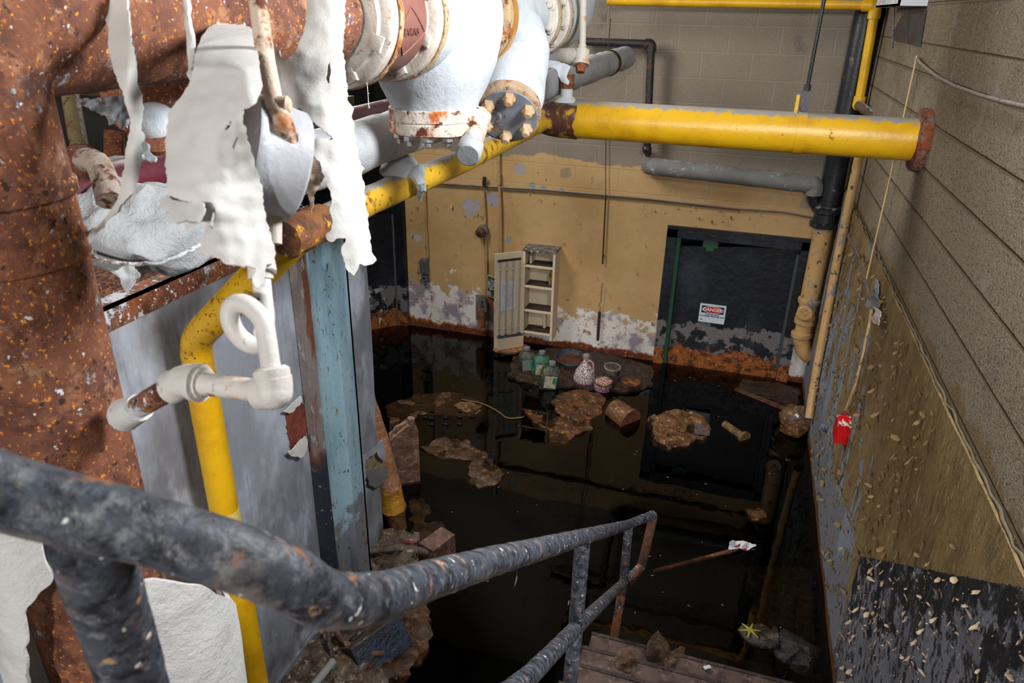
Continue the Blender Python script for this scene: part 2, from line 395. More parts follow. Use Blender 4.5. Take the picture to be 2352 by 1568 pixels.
def m_casing():
    m = Mat('grey_casing', (158, 163, 174), .38, .12); m.spots((122, 125, 134), 3, .54, .12, st=(1, 1, .4), det=6); m.spots((196, 206, 222), 4.5, .60, .10, st=(1, 1, .55), det=7, a=.75)
    m.spots((150, 148, 144), 40, .62, .05, st=(1, 1.4, .10), det=4, a=.5); m.spots((74, 68, 62), 5, .5, .12, bias=(('z', .0, .6, .2, -.5),), a=.8); m.spots((206, 212, 220), 9, .73, .02, det=7)
    m.grain(5, .012, st=(1, 1, .5), det=3); m.grain(60, .0008, st=(1, 1, .12)); return m.done()
def m_blue():
    m = Mat('blue_grey_paint', (140, 168, 180), .45); m.spots((114, 142, 154), 5, .55, .1, st=(1, 1, .3), det=6)
    m.spots((112, 114, 120), 6, .5, .03, det=7, bias=(('z', .35, 1.0, .34, -.40),)); m.spots((58, 66, 72), 45, .64, .03, det=8, st=(1, 1, .5), dist=1.)
    m.spots((118, 44, 22), 9, .69, .02, det=7, bias=(('z', .3, 1.0, .10, -.06),), rough=.85); m.spots((122, 96, 70), 40, .66, .05, st=(1, 1, .3)); m.grain(50, .002); return m.done()
def m_door():
    m = Mat('dark_door_paint', (15, 19, 27), .45); m.spots((36, 42, 52), 4, .6, .1, st=(1, 1, .4), det=6)
    m.spots((90, 94, 100), 30, .73, .02, st=(1, 1, .15), det=4)
    pe = m.mask(6.5, .5, .02, det=9, rgh=.66, bias=(('z', .42, .66, .03, -.5), ('z', 0, .3, -.13, 0))); m.mix((104, 100, 102), pe, .8, -.002); m.spots((128, 126, 128), 26, .66, .02, lim=pe)
    ru = m.mask(8, .5, .04, det=9, rgh=.66, bias=(('z', .04, .34, .26, -.36),)); m.mix((142, 78, 26), ru, .85); m.spots((74, 36, 16), 14, .53, .06, det=6, lim=ru); m.spots((190, 126, 52), 40, .63, .04, lim=ru)
    m.grain(14, .006, det=5); return m.done()
def m_mud(name, c1=(104, 62, 26), c2=(60, 36, 18), c3=(150, 104, 52), rough=.5, wet=(200, 190, 176)):
    m = Mat(name, c1, rough); m.spots(c2, 12, .52, .1, det=7); m.spots(c3, 26, .6, .06, det=6, off=(3, 0, 0)); m.spots(wet, 70, .72, .02, det=3, off=(1, 4, 0)); m.grain(40, .01, det=6); return m.done()

MB, MR, MP = m_back(), m_right(), m_plaster()
YEL = m_pipe('yellow_pipe_paint', (222, 172, 22), (196, 140, 18), rt=.70, dust=.5, rough=.36)
YELR = m_pipe('rusting_yellow_paint', (216, 172, 48), (190, 146, 40), rust=(128, 74, 26), rt=.61, dust=.45, sc=14)
RUST = m_rust('rusted_steel'); RUST2 = m_rust('rusted_steel_plain', .74, .60, (122, 66, 40))
TORN = m_white('torn_canvas', (198, 196, 192), crack=.735, dirt=(176, 174, 172), bump=.0016)
CANV = m_white('white_canvas_jacket', (188, 195, 201), dirt=(144, 150, 156), bump=.004, crack=.74)
GCANV = m_white('grey_canvas_jacket', (160, 162, 164), dirt=(118, 118, 120), bump=.010, rust=(128, 104, 84), rt=.72)
FLANGE = m_white('rust_stained_white', (192, 186, 176), rust=(186, 118, 52), rt=.63, dirt=(188, 170, 142), bump=.003, rough=.5)
RING = m_white('rusty_ring', (176, 152, 116), rust=(150, 82, 28), rt=.56, dirt=(160, 124, 76), bump=.006)
BONNET = m_white('rust_streaked_white', (210, 200, 188), rust=(184, 98, 34), rt=.56, dirt=(190, 160, 124), bump=.005, rough=.45)
BROWN = m_pipe('brown_cast_iron', (128, 84, 74), (108, 66, 58), rt=.74, dust=0, rough=.55)
RAIL = m_rail(); CAS = m_casing(); BLUE = m_blue(); DOOR = m_door()
BLACKP = m_pipe('black_cast_iron', (30, 34, 40), (22, 24, 30), rust=(118, 116, 122), rt=.64, dust=.1, sc=7)
TANP = m_pipe('tan_pipe_paint', (190, 152, 100), (170, 132, 84), rust=(118, 122, 136), rt=.60, dust=0, sc=5.5)
GREYP = m_pipe('grey_pipe_canvas', (118, 118, 116), (104, 104, 102), rust=(172, 172, 170), rt=.62, dust=.1, rough=.75, sc=12)
DARKP = m_pipe('dark_rusty_pipe', (46, 42, 44), (34, 30, 32), rust=(92, 54, 36), rt=.58, dust=0)
MAROON = m_pipe('maroon_pipe', (98, 38, 50), (64, 30, 38), rust=(150, 140, 142), rt=.66, dust=0)
CREAM = m_white('cream_cabinet_paint', (206, 188, 160), rust=(128, 96, 64), rt=.72, dirt=(190, 168, 136), bump=.001)
GREYM = plain('dull_grey_metal', (104, 108, 110), .5, .2, (78, 80, 82)); DARK = plain('near_black', (20, 20, 22), .7); DARKB = plain('dark_brown', (58, 42, 34), .8, 0, (38, 28, 24))
STEEL = plain('dull_steel', (170, 172, 174), .38, .7, (130, 110, 84), 24); WHITE = plain('white_enamel', (214, 218, 220), .4); REDP = plain('red_paint', (188, 16, 20), .4, 0, (150, 10, 16)); GREEN = plain('green_paint', (34, 82, 62), .5)
TANCON = plain('tan_conduit', (176, 144, 98), .6, 0, (156, 124, 80)); MUD = m_mud('rust_mud', (78, 46, 20), (46, 28, 14), (116, 80, 40)); SCUM = m_mud('floating_scum', (92, 56, 26), (56, 33, 17), (150, 102, 50))
STONE = m_mud('grey_rubble', (92, 76, 60), (58, 46, 36), (150, 136, 118)); PAPER = plain('paper', (206, 208, 214), .8, 0, (186, 188, 196), 40)

# ------------------------------------------------------------------ setting
g = G(); XD0, XD1, ZD = -.52, .655, 1.345       # rough opening of the right-hand door
g.box((-3.22, YB, -1.05), (XD0, YB+.2, 4.6)).box((XD1, YB, -1.05), (XR+.2, YB+.2, 4.6)).box((XD0, YB, ZD), (XD1, YB+.2, 4.6)); struct('wall_back', g, MB, smooth=False)
wr = struct('wall_right', G().box((XR, -1.2, -1.05), (XR+.2, YB, 4.6)), MR, smooth=False)
def coat(a, b):
    p = V((XR-.014, a, b)); return p+V((-.004*noise.noise(p*4)-.003*noise.noise(p*14), 0, 0))
gp = sheet([(.2, -1.0), (YB-.002, -1.0), (YB-.002, 1.865), (.2, 1.865)], coat, .06, .010)
pc = part('plaster_coat', gp, MP, wr, 'flaking brown, black and blue-grey paint below the ridge')
g = G().tube([(XR-.012, .3+.04*i, 1.872+.006*noise.noise(V((i*.2, 0, 0)))) for i in range(158)], [.004+.006*abs(noise.noise(V((i*.35, 3, 0)))) for i in range(158)], 8).lump(.008, 14)
struct('trim_1', g, m_white('crusty_mortar', (106, 95, 78), dirt=(84, 73, 56), bump=.01))
struct('wall_left', G().box((-4.7, -1.2, -1.05), (-4.5, 9, 4.6)), plain('dark_block', (60, 58, 56), .9, 0, (46, 44, 42), 4), smooth=False)
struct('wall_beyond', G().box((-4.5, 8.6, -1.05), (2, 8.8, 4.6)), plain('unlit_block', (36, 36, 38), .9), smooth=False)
struct('ceiling', G().box((-4.7, -1.2, 4.6), (1.1, 9, 4.75)), plain('ceiling_paint', (150, 148, 142), .9, 0, (120, 116, 110), 3), smooth=False)
struct('floor', G().box((-4.7, -1.2, -1.2), (1.1, 9, -1.05)), m_mud('silt', (70, 50, 26), (44, 32, 18), (96, 70, 36), .9, (80, 60, 40)), smooth=False)

# flood water: thin-surface reflection over an absorbing body
m = bpy.data.materials.new('flood_water'); m.use_nodes = True; nt = m.node_tree; nt.nodes.clear()
out = nt.nodes.new('ShaderNodeOutputMaterial'); mx = nt.nodes.new('ShaderNodeMixShader'); tr = nt.nodes.new('ShaderNodeBsdfTransparent'); gl = nt.nodes.new('ShaderNodeBsdfGlossy'); fr = nt.nodes.new('ShaderNodeFresnel')
gl.inputs['Roughness'].default_value = .012; fr.inputs[0].default_value = 1.36; tr.inputs[0].default_value = (.62, .60, .52, 1)
nz = nt.nodes.new('ShaderNodeTexNoise'); nz.inputs['Scale'].default_value = 5; bp = nt.nodes.new('ShaderNodeBump'); bp.inputs['Strength'].default_value = .02; bp.inputs['Distance'].default_value = .05
ge = nt.nodes.new('ShaderNodeNewGeometry'); nt.links.new(ge.outputs['Position'], nz.inputs['Vector']); nt.links.new(nz.outputs[0], bp.inputs['Height']); nt.links.new(bp.outputs[0], gl.inputs['Normal'])
va = nt.nodes.new('ShaderNodeVolumeAbsorption'); va.inputs[0].default_value = (.26, .26, .20, 1); va.inputs[1].default_value = 6
for a, b in ((fr.outputs[0], mx.inputs[0]), (tr.outputs[0], mx.inputs[1]), (gl.outputs[0], mx.inputs[2]), (mx.outputs[0], out.inputs[0]), (va.outputs[0], out.inputs[1])): nt.links.new(a, b)
solo('flood_water', G().box((-4.5, -1.2, -1.04), (XR-.012, YB, 0)), m, 'still dark flood water covering the whole basement floor', 'water', kind='stuff', smooth=False)

# ------------------------------------------------------------------ doors
def empty_struct(name, loc):
    o = bpy.data.objects.new(name, None); C.objects.link(o); o.location = V(loc); o['kind'] = 'structure'; return o
d1 = empty_struct('door_1', (.07, YB, 0)); fw_ = .085
fy0, fy1 = YB-.035, YB+.12
part('door_frame', G().box((XD0-.045, fy0, -1.05), (XD0+.05, fy1, ZD+.02)).box((XD1-.05, fy0, -1.05), (XD1+.045, fy1, ZD+.02)).box((XD0-.045, fy0, ZD-.055), (XD1+.045, fy1, ZD+.05)), DOOR, d1, smooth=False)
part('jamb_edge', G().box((XD0+.05, fy0+.03, -1.05), (XD0+.085, fy1+.04, ZD-.055)), GREEN, d1, 'green inner edge of the frame', smooth=False)
lf = part('door_leaf', G().prism([(XD0+.09, YB+.02, -1.0), (XD1-.052, YB+.06, -1.0), (XD1-.052, YB+.06, ZD-.06), (XD0+.09, YB+.02, ZD-.145)], (0, .045, 0)), DOOR, d1, 'black door leaf, paint flaked to grey and rust at the bottom', smooth=False)
part('closer_bracket', G().box((-.235, YB+.01, 1.215), (-.10, YB+.06, 1.285)).box((-.20, YB+.0, 1.19), (-.135, YB+.05, 1.22)), GREEN, d1, 'green closer bracket', smooth=False)
part('hinge_strip', G().box((XD1-.075, YB-.015, .1), (XD1-.052, YB+.03, 1.24)), plain('door_edge', (58, 66, 72), .5), d1, smooth=False)
# left-hand door, standing open at about 45 degrees
d2 = empty_struct('door_2', (-3.28, YB, 0))
part('door_frame', G().box((-3.34, YB-.05, -1.05), (-3.225, YB+.16, 1.33)).box((-4.4, YB-.0, 1.22), (-3.225, YB+.16, 1.36)), DOOR, d2, smooth=False)
hx, hy = -3.33, YB-.03; dx, dy = -sin(radians(44)), -cos(radians(44)); nx, ny = dy, -dx
def dl(s, t, z): return V((hx+dx*s+nx*t, hy+dy*s+ny*t, z))
part('door_leaf', G().prism([dl(0, 0, -1.0), dl(.92, 0, -1.0), dl(.92, 0, 1.24), dl(0, 0, 1.24)], V((nx, ny, 0))*.045), DOOR, d2, smooth=False)
part('leaf_edge', G().prism([dl(.0, -.012, -1.0), dl(.035, -.012, -1.0), dl(.035, -.012, 1.24), dl(0, -.012, 1.24)], V((nx, ny, 0))*.05), plain('worn_brown_edge', (84, 74, 68), .7), d2, smooth=False)
# peeled paint curls on that leaf
g = G(); rnd = random.Random(3)
for i in range(16):
    s, z = rnd.uniform(.05, .6), rnd.uniform(.12, .52); a = rnd.uniform(0, 6.3); L = rnd.uniform(.03, .09)
    p = dl(s, -.005, z); q = V((dx, dy, 0))*cos(a)+V((0, 0, 1))*sin(a); nn = V((-nx, -ny, 0)); r_ = q.cross(nn).normalized()*L*.35
    rows = [[p+q*L*t-r_*(1-t*.6)+nn*(.02+.05*t*t), p+q*L*t+r_*(1-t*.6)+nn*(.02+.05*t*t)] for t in (0, .33, .66, 1)]
    g.grid(rows)
part('paint_curl', g, plain('peeled_paint', (150, 160, 150), .8), d2, 'pale curls of peeled paint')['kind'] = 'stuff'

# danger sign
c0 = onY(1636, 722, YB+.0); sg = thing('danger_sign', 'white danger sign with red oval fixed to the black door', 'sign', (c0.x, YB-.002, c0.z-.09))
SY = YB+.008; sx0, sx1, sz0, sz1 = c0.x-.122, c0.x+.118, c0.z-.089, c0.z+.095; cx = (sx0+sx1)/2
part('panel', G().box((sx0, SY-.003, sz0), (sx1, SY+.012, sz1)), plain('sign_white', (196, 206, 216), .45), sg, smooth=False)
part('black_band', G().box((sx0+.018, SY-.0042, sz1-.088), (sx1-.018, SY-.003, sz1-.016)), plain('sign_black', (14, 16, 22), .5), sg, smooth=False)
def oval(a, b, y, n=40): return [V((cx+a*max(-1, min(1, 1.0*cos(2*pi*k/n))), y, sz1-.052+b*sin(2*pi*k/n)*(1 if abs(cos(2*pi*k/n)) > 0 else 1))) for k in range(n)]
part('oval_rim', G().prism(oval(.097, .034, SY-.0042), (0, -.001, 0)), WHITE, sg, smooth=False)
part('red_oval', G().prism(oval(.093, .030, SY-.0052), (0, -.001, 0)), plain('sign_red', (186, 10, 24), .5), sg, smooth=False)
FM = lambda x, y, z, a=0: Matrix.Translation((x, y, z)) @ Matrix.Rotation(pi/2, 4, 'X') @ Matrix.Rotation(a, 4, 'Z')
INK = plain('sign_ink', (16, 20, 40), .5)
part('danger_lettering', text_mesh('DANGER', .044, FM(cx, SY-.0068, sz1-.052), .0006, bold=.0012), WHITE, sg, 'white DANGER lettering', smooth=False)
part('lower_lettering', text_mesh('CONFINED SPACE', .0155, FM(cx, SY-.0036, sz1-.101), .0006, bold=.0006), INK, sg, smooth=False)
part('lower_lettering', text_mesh('AUTHORIZED PERSONNEL ONLY', .0155, FM(cx, SY-.0036, sz1-.119), .0006, bold=.0006), INK, sg, smooth=False)
part('maker_mark', G().box((sx0+.016, SY-.0036, sz0+.022), (sx0+.036, SY-.003, sz0+.030)), INK, sg, smooth=False)
part('blank_tag', G().box((cx-.045, SY-.0036, sz0+.023), (cx+.022, SY-.003, sz0+.035)), plain('tag', (206, 204, 196), .5), sg, smooth=False)

# ------------------------------------------------------------------ things on the back wall
def conduit(pts, r=.011): return G().tube(pts, r, 8, fil=.03)
def wallp(u, v, off=.02): return onY(u, v, YB-off)
# horizontal run of two thin conduits
solo('electrical_conduit', G().tube([wallp(940, 417), wallp(1250, 436), wallp(1490, 457), wallp(1700, 480), wallp(1800, 487), wallp(1880, 502)], .010, 8).tube([wallp(940, 421, .018), wallp(1250, 441, .018), wallp(1490, 461, .018), wallp(1700, 484, .018)], .006, 6), m_pipe('sooty_conduit', (112, 92, 68), (86, 72, 56), rt=.7, dust=.5), 'thin dusty conduit running level across the yellow wall above the door', 'conduit')
# bell with its conduits
b0 = wallp(1111, 528, 0); bl = thing('alarm_bell', 'round grey and brown alarm bell on the yellow wall', 'bell', b0)
cB = V((b0.x, YB, b0.z))
part('back_box', G().lathe(cB, (0, -1, 0), [(0, .058), (.045, .058), (.05, .05)], 28), plain('bell_grey', (92, 94, 96), .6), bl)
part('gong', G().lathe(cB+V((-.012, -.05, -.01)), (0, -1, 0), [(0, .05), (.03, .048), (.045, .038), (.05, .022)], 28), plain('bell_brown', (92, 58, 44), .55), bl, 'brown domed gong')
part('hub', G().lathe(cB+V((-.016, -.1, -.014)), (0, -1, 0), [(0, .02), (.008, .018), (.012, .008)], 16), plain('bell_hub', (50, 54, 58), .4, .5), bl)
solo('bell_conduit', conduit([wallp(1111, 438), wallp(1112, 455), wallp(1115, 505), wallp(1115, 512)], .013), TANCON, 'tan conduit dropping from the black stub to the round bell', 'conduit')
solo('bell_lower_conduit', conduit([wallp(1115, 545), wallp(1117, 600), wallp(1118, 655), wallp(1114, 690)], .013), TANCON, 'tan conduit below the round bell, ending behind the extinguisher bracket', 'conduit')
solo('conduit_stub', G().tube([wallp(1113, 406, .05), wallp(1112, 427, .05)], .018, 10), BLACKP, 'short black conduit stub above the round bell', 'conduit')
solo('box_conduit', conduit([wallp(1146, 330), wallp(1146, 395), wallp(1147, 420), wallp(1150, 480), wallp(1151, 585)], .016).tube([wallp(1146, 398, .022), wallp(1146.5, 424, .022)], .022, 10), TANCON, 'tan conduit with a thick coupling running down behind the open key cabinet', 'conduit')
solo('switch_conduit', conduit([wallp(976, 420), wallp(979, 520), wallp(983, 592)], .011), TANCON, 'leftmost tan conduit, dropping to the grey switch box', 'conduit')
s0 = wallp(977, 608, 0); sw = thing('switch_box', 'grey ribbed switch box on the yellow wall, above the outlet box', 'switch box', s0)
part('box', G().box((s0.x-.035, YB-.075, s0.z-.075), (s0.x+.045, YB, s0.z+.075)), GREYM, sw, smooth=False)
g = G()
for k in range(9): g.box((s0.x-.030, YB-.080, s0.z-.06+k*.014), (s0.x+.040, YB-.075, s0.z-.054+k*.014))
part('rib', g, plain('rib_grey', (86, 88, 88), .5), sw, smooth=False)
s1 = wallp(979, 637, 0); sw = thing('outlet_box', 'small grey outlet box just under the ribbed switch box', 'outlet', s1)
part('box', G().box((s1.x-.028, YB-.06, s1.z-.05), (s1.x+.036, YB, s1.z+.047)), GREYM, sw, smooth=False)
part('socket', G().cyl((s1.x, YB-.064, s1.z+.01), (s1.x, YB-.058, s1.z+.01), .013, 12).cyl((s1.x+.012, YB-.064, s1.z-.025), (s1.x+.012, YB-.058, s1.z-.025), .007, 10), DARK, sw)
# key cabinet with its door open
kc = thing('key_cabinet', 'cream wooden wall cabinet with shelves and an open door', 'cabinet', wallp(1245, 770, 0))
kx0, kx1, kz0, kz1, kd = -1.89, -1.57, .195, 1.055, .20
y0 = YB-kd
part('case', G().box((kx0, y0, kz0-.03), (kx0+.022, YB, kz1)).box((kx1-.022, y0, kz0-.05), (kx1, YB, kz1)).box((kx0+.022, YB-.012, kz0), (kx1-.022, YB-.002, kz1)), CREAM, kc, smooth=False)
part('top_board', G().box((kx0-.004, y0-.004, kz1), (kx1+.004, YB, kz1+.02)), m_mud('dusty_top', (112, 104, 100), (80, 74, 72), (176, 168, 160), .9), kc, 'dust covered top', smooth=False)
for z in (kz0, kz0+.235, kz0+.49, kz0+.70):
    sh = part('shelf', G().box((kx0+.022, y0+.004, z), (kx1-.022, YB-.012, z+.02)), CREAM, kc, smooth=False)
    part('shelf_litter', G().box((kx0+.024, y0+.02, z+.0205), (kx1-.024, YB-.014, z+.022)), DARKB, sh, 'brown dirt on the shelf', smooth=False)
part('divider', G().box((kx0+.19, YB-.06, kz0+.022), (kx0+.215, YB-.013, kz0+.235)), CREAM, kc, smooth=False)
part('divider', G().box((kx0+.05, y0+.06, kz0+.72), (kx0+.07, YB-.013, kz0+.80)), CREAM, kc, smooth=False)
# door: hinged at the left front corner, swung open toward the viewer
h0 = V((kx0, y0, 0)); tl = onY(1145, 583, y0-.02)
da = V((-.26, -.22, 0)).normalized(); dn = V((-da.y, da.x, 0))
if dn.y > 0: dn = -dn
def dk(s, t, z): return h0+da*s+dn*t+V((0, 0, z))
dz0, dz1, dw = -.0+.055, 1.05, .29
dr = part('cabinet_door', G().prism([dk(0, 0, dz0), dk(dw, 0, dz0), dk(dw, 0, dz1), dk(0, 0, dz1)], dn*-.02), CREAM, kc, smooth=False)
part('key_rail', G().prism([dk(.03, .012, dz1-.075), dk(dw-.02, .012, dz1-.075), dk(dw-.02, .012, dz1-.055), dk(.03, .012, dz1-.055)], dn*.012), DARKB, dr, smooth=False)
for k in range(4):
    s = .04+k*.068
    part('hanging_tube', G().tube([dk(s, .022, dz1-.08), dk(s, .022, dz0+.16)], .0065, 8).ball(dk(s, .022, dz1-.16), .012, 8, 6).ball(dk(s, .022, dz0+.22), .012, 8, 6), plain('tube_grey', (150, 140, 130), .6), dr)
    if k != 1: part('blue_cap', G().cyl(dk(s, .022, dz0+.135), dk(s, .022, dz0+.16), .014, 10), plain('cap_blue', (36, 78, 140), .4), dr, 'blue cap of a hanging tube')
part('notice_sheet', G().prism([dk(.075, .004, dz0+.42), dk(.255, .004, dz0+.40), dk(.25, .004, dz0+.70), dk(.08, .004, dz0+.70)], dn*.002), PAPER, dr, 'white typed notice sheet', smooth=False)
g = G(); rnd = random.Random(5)
for k in range(20):
    z = dz0+.68-k*.0125; g.prism([dk(.095, .0065, z), dk(.095+rnd.uniform(.06, .14), .0065, z), dk(.095+.1, .0065, z+.003), dk(.095, .0065, z+.003)], dn*.0006)
part('typed_line', g, plain('faded_ink', (150, 152, 166), .8), dr, smooth=False)
tb = part('tool_bin', G().prism([dk(.0, .0, dz0+.01), dk(dw-.02, .0, dz0+.01), dk(dw-.02, .0, dz0+.13), dk(0, 0, dz0+.13)], dn*.06), CREAM, dr, 'low bin along the foot of the door', smooth=False)
part('bin_top', G().prism([dk(.0, .002, dz0+.131), dk(dw-.02, .002, dz0+.131), dk(dw-.02, .056, dz0+.131), dk(0, .056, dz0+.131)], (0, 0, .004)), DARKB, dr, smooth=False)
g = G(); pts = [dk(-.06, -.0, 0)]; pts = [dk(-.07+.40*t, .01+.155*(max(0, 1-(2*t-.9)**2))**.5, dz0-.012) for t in [i/14 for i in range(15)]]
pts = [dk(-.05, .0, dz0-.012)]+[dk(-.05+.36*i/14, .14*sin(pi*(.12+.88*i/14))**.6+.01, dz0-.012) for i in range(15)]+[dk(dw, 0, dz0-.012)]
solo('fallen_shelf_board', G().prism(pts, (0, 0, .018)), m_mud('board', (140, 92, 44), (96, 62, 34), (190, 150, 100), .7), 'round ended wooden board lying at the foot of the open cabinet door', 'board', smooth=False)
jb = onY(1271, 625, YB-.09)
jr = thing('glass_jar', 'dirty glass jar on the middle shelf of the cream cabinet', 'jar', (kx1-.05, YB-.10, kz0+.512))
part('jar_body', G().lathe((kx1-.052, YB-.10, kz0+.513), (0, 0, 1), [(0, .026), (.006, .028), (.11, .028), (.13, .018), (.15, .017)], 18), plain('amber_glass', (120, 92, 54), .15, 0, (190, 170, 120), 20), jr)
# framed photograph behind the cabinet door
q = [wallp(1121, 634, .03), wallp(1152, 646, .07), wallp(1154, 690, .07), wallp(1121, 676, .03)]
fp = thing('framed_photograph', 'black and white photograph in a frame behind the open cabinet door', 'picture', q[3])
part('frame', G().prism([q[0]+V((-.015, .006, .015)), q[1]+V((.015, .006, .015)), q[2]+V((.015, .006, -.02)), q[3]+V((-.015, .006, -.02))], (0, .012, 0)), plain('frame_white', (176, 166, 150), .6), fp, smooth=False)
mp = Mat('photo_print', (168, 168, 166), .4); mp.spots((30, 32, 34), 9, .5, .02, st=(1, 1, 3), det=2); mp.spots((88, 90, 90), 14, .58, .02, st=(1, 1, 2), det=3, off=(3, 0, 1))
part('print', G().prism(q, (0, -.004, 0)), mp.done(), fp, 'grey photographic print', smooth=False)
# extinguisher bracket with the rusty cylinder and red hose
e0 = wallp(1108, 750, 0); ex = thing('fire_extinguisher', 'rusty cylinder with grey lever and red hose hung on a metal plate', 'extinguisher', e0)
a, b = wallp(1093, 676, .004), wallp(1131, 738, .004); part('back_plate', G().box((a.x, YB-.008, b.z), (b.x, YB-.001, a.z)), plain('plate_grey', (124, 122, 112), .6, .2), ex, smooth=False)
part('cylinder', G().tube([wallp(1106, 706, .07), wallp(1106, 752, .07)], .042, 16), m_rust('rust_can', .9, .7, (128, 76, 40)), ex)
part('lever', G().tube([wallp(1103, 706, .08), wallp(1105, 690, .08), wallp(1111, 680, .08)], .022, 10).tube([wallp(1110, 680, .09), wallp(1116, 715, .09)], .016, 8), GREYM, ex)
part('hose', G().tube([wallp(1113, 679, .06), wallp(1122, 686, .06), wallp(1131, 706, .06), wallp(1139, 718, .06)], [.009, .010, .012, .022], 10, fil=.02).tube([wallp(1145, 724, .03), wallp(1146, 775, .03)], .008, 8), plain('hose_red', (168, 60, 40), .6), ex, 'red rubber hose')
# hanging things
solo('hanging_wire', G().tube([wallp(1392, 270, .03), wallp(1391, 450, .03), wallp(1391, 456, .03)], .0035, 6), DARKB, 'thin dark wire hanging straight down above the level conduit', 'wire')
solo('hanging_rod', G().tube([wallp(1391, 456, .025), wallp(1388, 520, .025), wallp(1384, 606, .025)], .007, 8), DARKB, 'thin dark rod hanging on the yellow wall right of the cabinet', 'rod')
hr = thing('hooked_bar', 'dark metal bar hanging from a wire loop beside the cabinet', 'bar', wallp(1373, 782, .03))
part('bar', G().tube([wallp(1377, 716, .03), wallp(1373, 781, .03)], .014, 10), DARKP, hr)
part('wire_loop', G().tube([wallp(1377, 716, .03), wallp(1379, 706, .03), wallp(1376, 700, .03), wallp(1381, 690, .03), wallp(1380, 680, .03), wallp(1384, 650, .03)], .004, 6), plain('loop_wire', (110, 96, 76), .6), hr)

# ------------------------------------------------------------------ pipework in the right-hand corner
bx = .742; by = YB-.14
st = thing('soil_stack', 'large black soil pipe with tan lower half beside the door', 'pipe', (bx, by, .1))
z_h = onY(1897, 480, by).z
part('upper_pipe', G().cyl((bx, by, z_h), (bx, by, 4.6), .088, 28), BLACKP, st)
part('hub_joint', G().lathe((bx, by, z_h-.15), (0, 0, 1), [(0, .095), (.0, .118), (.035, .12), (.05, .098), (.115, .094), (.125, .118), (.165, .118), (.18, .09)], 28), BLACKP, st)
zt = onY(1862, 690, by).z
part('lower_pipe', G().cyl((bx, by, zt), (bx, by, z_h-.14), .08, 28), TANP, st, 'tan painted lower length with flaked grey patches')
zc = onY(1862, 706, by).z
part('cleanout', G().lathe((bx, by, zc-.10), (0, 0, 1), [(0, .07), (.0, .09), (.02, .092), (.04, .075), (.12, .078), (.15, .095), (.18, .096), (.19, .08)], 28).cyl((bx-.02, by-.03, zc-.02), (bx-.03, by-.125, zc-.02), .068, 24, .008), TANP, st)
part('cleanout_mark', G().tube([(bx-.062, by-.13, zc+.005), (bx-.03, by-.13, zc-.03), (bx+.002, by-.13, zc+.005)], .004, 6), TANP, st)
zb = zc-.10
part('trap_bend', G().tube([(bx, by, zb+.01), (bx, by, zb-.12), (bx-.01, by, zb-.2), (bx+.05, by-.01, zb-.33), (bx+.1, by-.01, zb-.37)], .072, 22, fil=.08).lathe((bx, by, zb-.05), (0, 0, 1), [(0, .072), (0, .094), (.04, .094), (.05, .072)], 24).lathe((bx-.005, by, zb-.18), (-.1, 0, 1), [(0, .072), (0, .092), (.035, .092), (.045, .072)], 24), TANP, st)
tx = XR-.036
solo('tan_riser_pipe', G().tube([onX(1974, 352, .80), onX(1921, 605, .80), onX(1878, 835, .80), onX(1866, 905, .80), onX(1858, 960, .80)], .032, 18), TANP, 'slim tan pipe in the corner, right of the black soil pipe', 'pipe')
solo('black_vent_pipe', G().cyl((tx-.005, YB-.07, onY(2000, 250, YB-.07).z), (tx-.005, YB-.07, 4.6), .05, 20).lathe((tx-.005, YB-.07, onY(2004, 190, YB-.07).z-.05), (0, 0, 1), [(0, .05), (0, .066), (.09, .066), (.1, .05)], 20), BLACKP, 'narrow black vent pipe in the corner behind the slim yellow pipe', 'pipe')
ygy = YB-.32
gp0 = [onY(1395, 7, ygy), onY(1700, 11, ygy), onY(2012, 12, ygy), onY(1972, 240, ygy)]
yg = thing('gas_pipe', 'slim yellow gas pipe along the top of the wall, turning down in the corner', 'pipe', gp0[3])
gp0[1].z = gp0[2].z = gp0[0].z = gp0[2].z
part('pipe_run', G().tube(gp0, .034, 16, fil=.06), YEL, yg)
part('elbow', G().tube([gp0[2]+V((-.09, 0, 0)), gp0[2], gp0[2]+(gp0[3]-gp0[2]).normalized()*.09], .045, 18, fil=.07), YEL, yg)
part('lower_elbow', G().ball(gp0[3], .046, 16, 10).cyl(gp0[3], gp0[3]+V((0, 0, .06)), .044, 16), YEL, yg)
solo('brown_pipe_stub', G().tube([gp0[3]+V((.0, -.03, 0)), onY(2030, 285, ygy-.42)], .036, 16), m_pipe('brown_pipe', (96, 80, 66), (78, 64, 54), rt=.7), 'dull brown pipe running from the yellow elbow behind the big yellow pipe', 'pipe')
dpY = YB-.12
solo('dark_drain_pipe', G().tube([onY(1330, 95, dpY), onY(1496, 101, dpY), onY(1490, 240, dpY), onY(1486, 345, dpY), onY(1488, 352, YB-.01)], .032, 16, fil=.07).tube([onY(1482, 101, dpY), onY(1496, 101, dpY), onY(1495.5, 118, dpY)], .042, 16, fil=.05).ball(onY(1486, 343, dpY), .042, 14, 8), DARKP, 'dark rusty drain pipe bending down the block wall behind the big yellow pipe', 'pipe')
gw = thing('insulated_grey_pipe', 'grey wrapped pipe sloping along the wall above the door', 'pipe', onY(1680, 405, YB-.16))
part('wrapping', G().tube([onY(1492, 382, YB-.03), onY(1500, 382, YB-.16), onY(1600, 393, YB-.16), onY(1858, 423, YB-.16), onY(1872, 424, YB-.16), onY(1868, 447, YB-.16)], .072, 22, fil=.08, step=.06).lump(.006, 9, 4), GREYP, gw)
part('wye_branch', G().tube([onY(1866, 440, YB-.16), onY(1868, 462, YB-.15), onY(1884, 484, YB-.14)], .045, 16, fil=.05), BLACKP, gw, 'black branch into the soil pipe')
